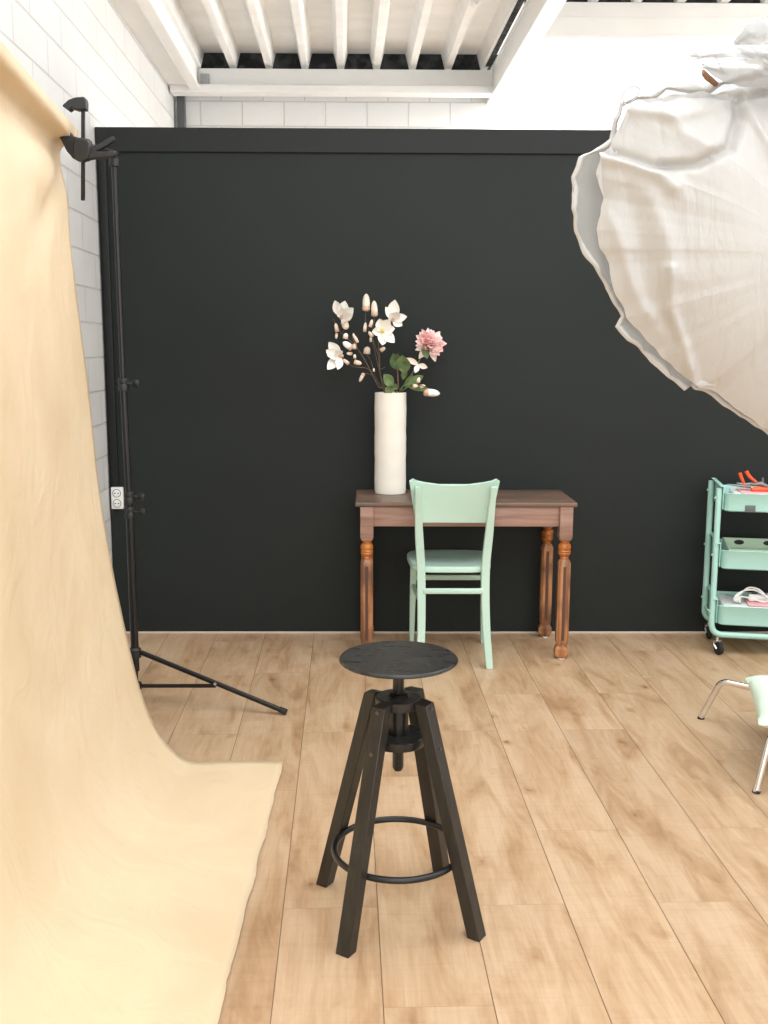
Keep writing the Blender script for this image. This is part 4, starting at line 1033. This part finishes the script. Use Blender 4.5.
# doubled edge of the rear sheet
op = dens(outer, 8.1, 2.4); b = MB(); rings = []
for s_k, dy in ((0, 0), (.25, -.004), (.5, -.006), (.75, -.004), (1, .002)):
    ring = []
    for (x, y) in op:
        L_ = math.hypot(830-x, 260-y); wpx = (3.5+8.0*abs(noise.noise(Vector((x*.02, y*.02, 4)))*2))*s_k
        q = (x+(830-x)/L_*wpx, y+(260-y)/L_*wpx)
        ring.append(onY(q[0], q[1], YCt)+Vector((0, depth(q, YCt+.057, -.25, 1, False, 8.1, .02)-YCt+dy, 0)))
    rings.append(ring)
rings = [list(r) for r in rings]
for r in rings: r.append(r[0])
b.loft(rings, close=False, caps=False); b.build('folded_edge', m_cloth, t, sharp=80)
# crumpled film at the top
def film(name, pts, Y, seed, amp, m):
    mb = sheet(pts, (sum(p[0] for p in pts)/len(pts), sum(p[1] for p in pts)/len(pts)), Y, .05, 12, False, 2.5, seed, amp)
    for v in mb.bm.verts:
        v.co += Vector((0, .035*noise.noise(v.co*11+Vector((seed, 0, 0)))+.018*noise.noise(v.co*28), 0))
    return mb.build(name, m, t, sharp=35)
film('crumpled_film', [(684, 60), (695, 52), (712, 47), (730, 50), (740, 46), (768, 52), (830, 60), (840, 110), (768, 92), (740, 88), (722, 82), (705, 74)], YCt-.02, 2.2, .03, m_film)
film('crumpled_film', [(736, 40), (748, 24), (768, 14), (820, 0), (860, 20), (860, 70), (800, 72), (768, 66), (748, 60)], YCt+.02, 5.5, .03, m_film)
# film loops
for pts in ([(626, 106), (622, 98), (626, 90), (633, 86), (640, 90), (636, 97), (630, 104)], [(694, 61), (700, 58), (708, 56), (714, 54), (718, 62), (723, 73), (716, 71), (706, 66), (697, 64)], [(700, 66), (708, 69), (720, 70), (728, 76)], [(736, 44), (744, 40), (752, 46), (748, 56), (740, 60), (736, 52)]):
    q = bez([onY(x, y, YCt+.02) for x, y in pts], 6); b = MB(); b.tube(q, .0018, 6); b.build('film_fold', m_film, t)
b = MB(); b.tube([onY(703, 70, YCt), onY(704, 73, YCt-.004), onY(707, 77, YCt), onY(716, 84, YCt+.04)], [.002, .005, .006, .005], 8); b.build('stick_tip', mat('brown_wood_tip', (.25, .12, .06), .6), t)
# rigid frame inside and its hanging cord (outside the picture)
b = MB(); fr_ = [onY(x+(830-x)*.12, y+(260-y)*.12, YCt+.05) for x, y in outer[::2]]; b.tube(fr_, .006, 8, closed=True); b.build('hoop', m_black_metal, t)
hp_ = onY(860, 60, YCt+.05); b = MB(); b.tube([hp_, Vector((hp_.x+.02, hp_.y, 3.47))], .004, 8); b.build('hanging_cord', m_white_plastic, t)

# small fitting on the deck
e = onY(477, 3, 6.0); b = MB(); b.box((e.x, 6.05, zr-.012), (.05, .10, .022), bev=.003); b.box((e.x, 6.05, zr-.027), (.02, .07, .012), bev=.002)
tag(b.build('ceiling_clip', m_white_plastic), 'small white clip fixed under a ribbed ceiling panel at the top of the frame', 'ceiling clip')

# ------------------------------------------------------------------ light
w = bpy.data.worlds.new('world'); sc.world = w; w.use_nodes = True
bg = w.node_tree.nodes['Background']; bg.inputs[0].default_value = (.93, .97, 1, 1); bg.inputs[1].default_value = 1.5
def area(name, loc, rot, sx, sy, e, col=(1, 1, 1)):
    l = bpy.data.lights.new(name, 'AREA'); l.shape = 'RECTANGLE'; l.size = sx; l.size_y = sy; l.energy = e; l.color = col
    o = bpy.data.objects.new(name, l); COL.objects.link(o); o.location = loc; o.rotation_euler = rot; return o
area('roof_light_daylight', (1.55, 2.1, 3.6), (0, 0, 0), 3.9, 4.4, 105, (.98, .99, 1))
area('window_daylight', (1.0, YB+.05, 1.85), (R(90), 0, 0), 5.4, 2.2, 76, (1, .985, .96))
area('back_skylight_daylight', ((xs+xe)/2, (ys+ye)/2, 3.55), (0, 0, 0), xe-xs, ye-ys, 160, (.98, .99, 1))
area('deck_fill_light', (XR-.06, 6.4, 2.2), (0, R(-90), 0) if False else (0, R(90), 0), 1.5, 2.0, 105, (.98, .99, 1))  # added fill lamp at the invented right-wall window, brightens the deck
vs = sc.view_settings; vs.view_transform = 'Standard'; vs.look = 'None'; vs.gamma = 1; vs.use_curve_mapping = False; vs.exposure = 0.33
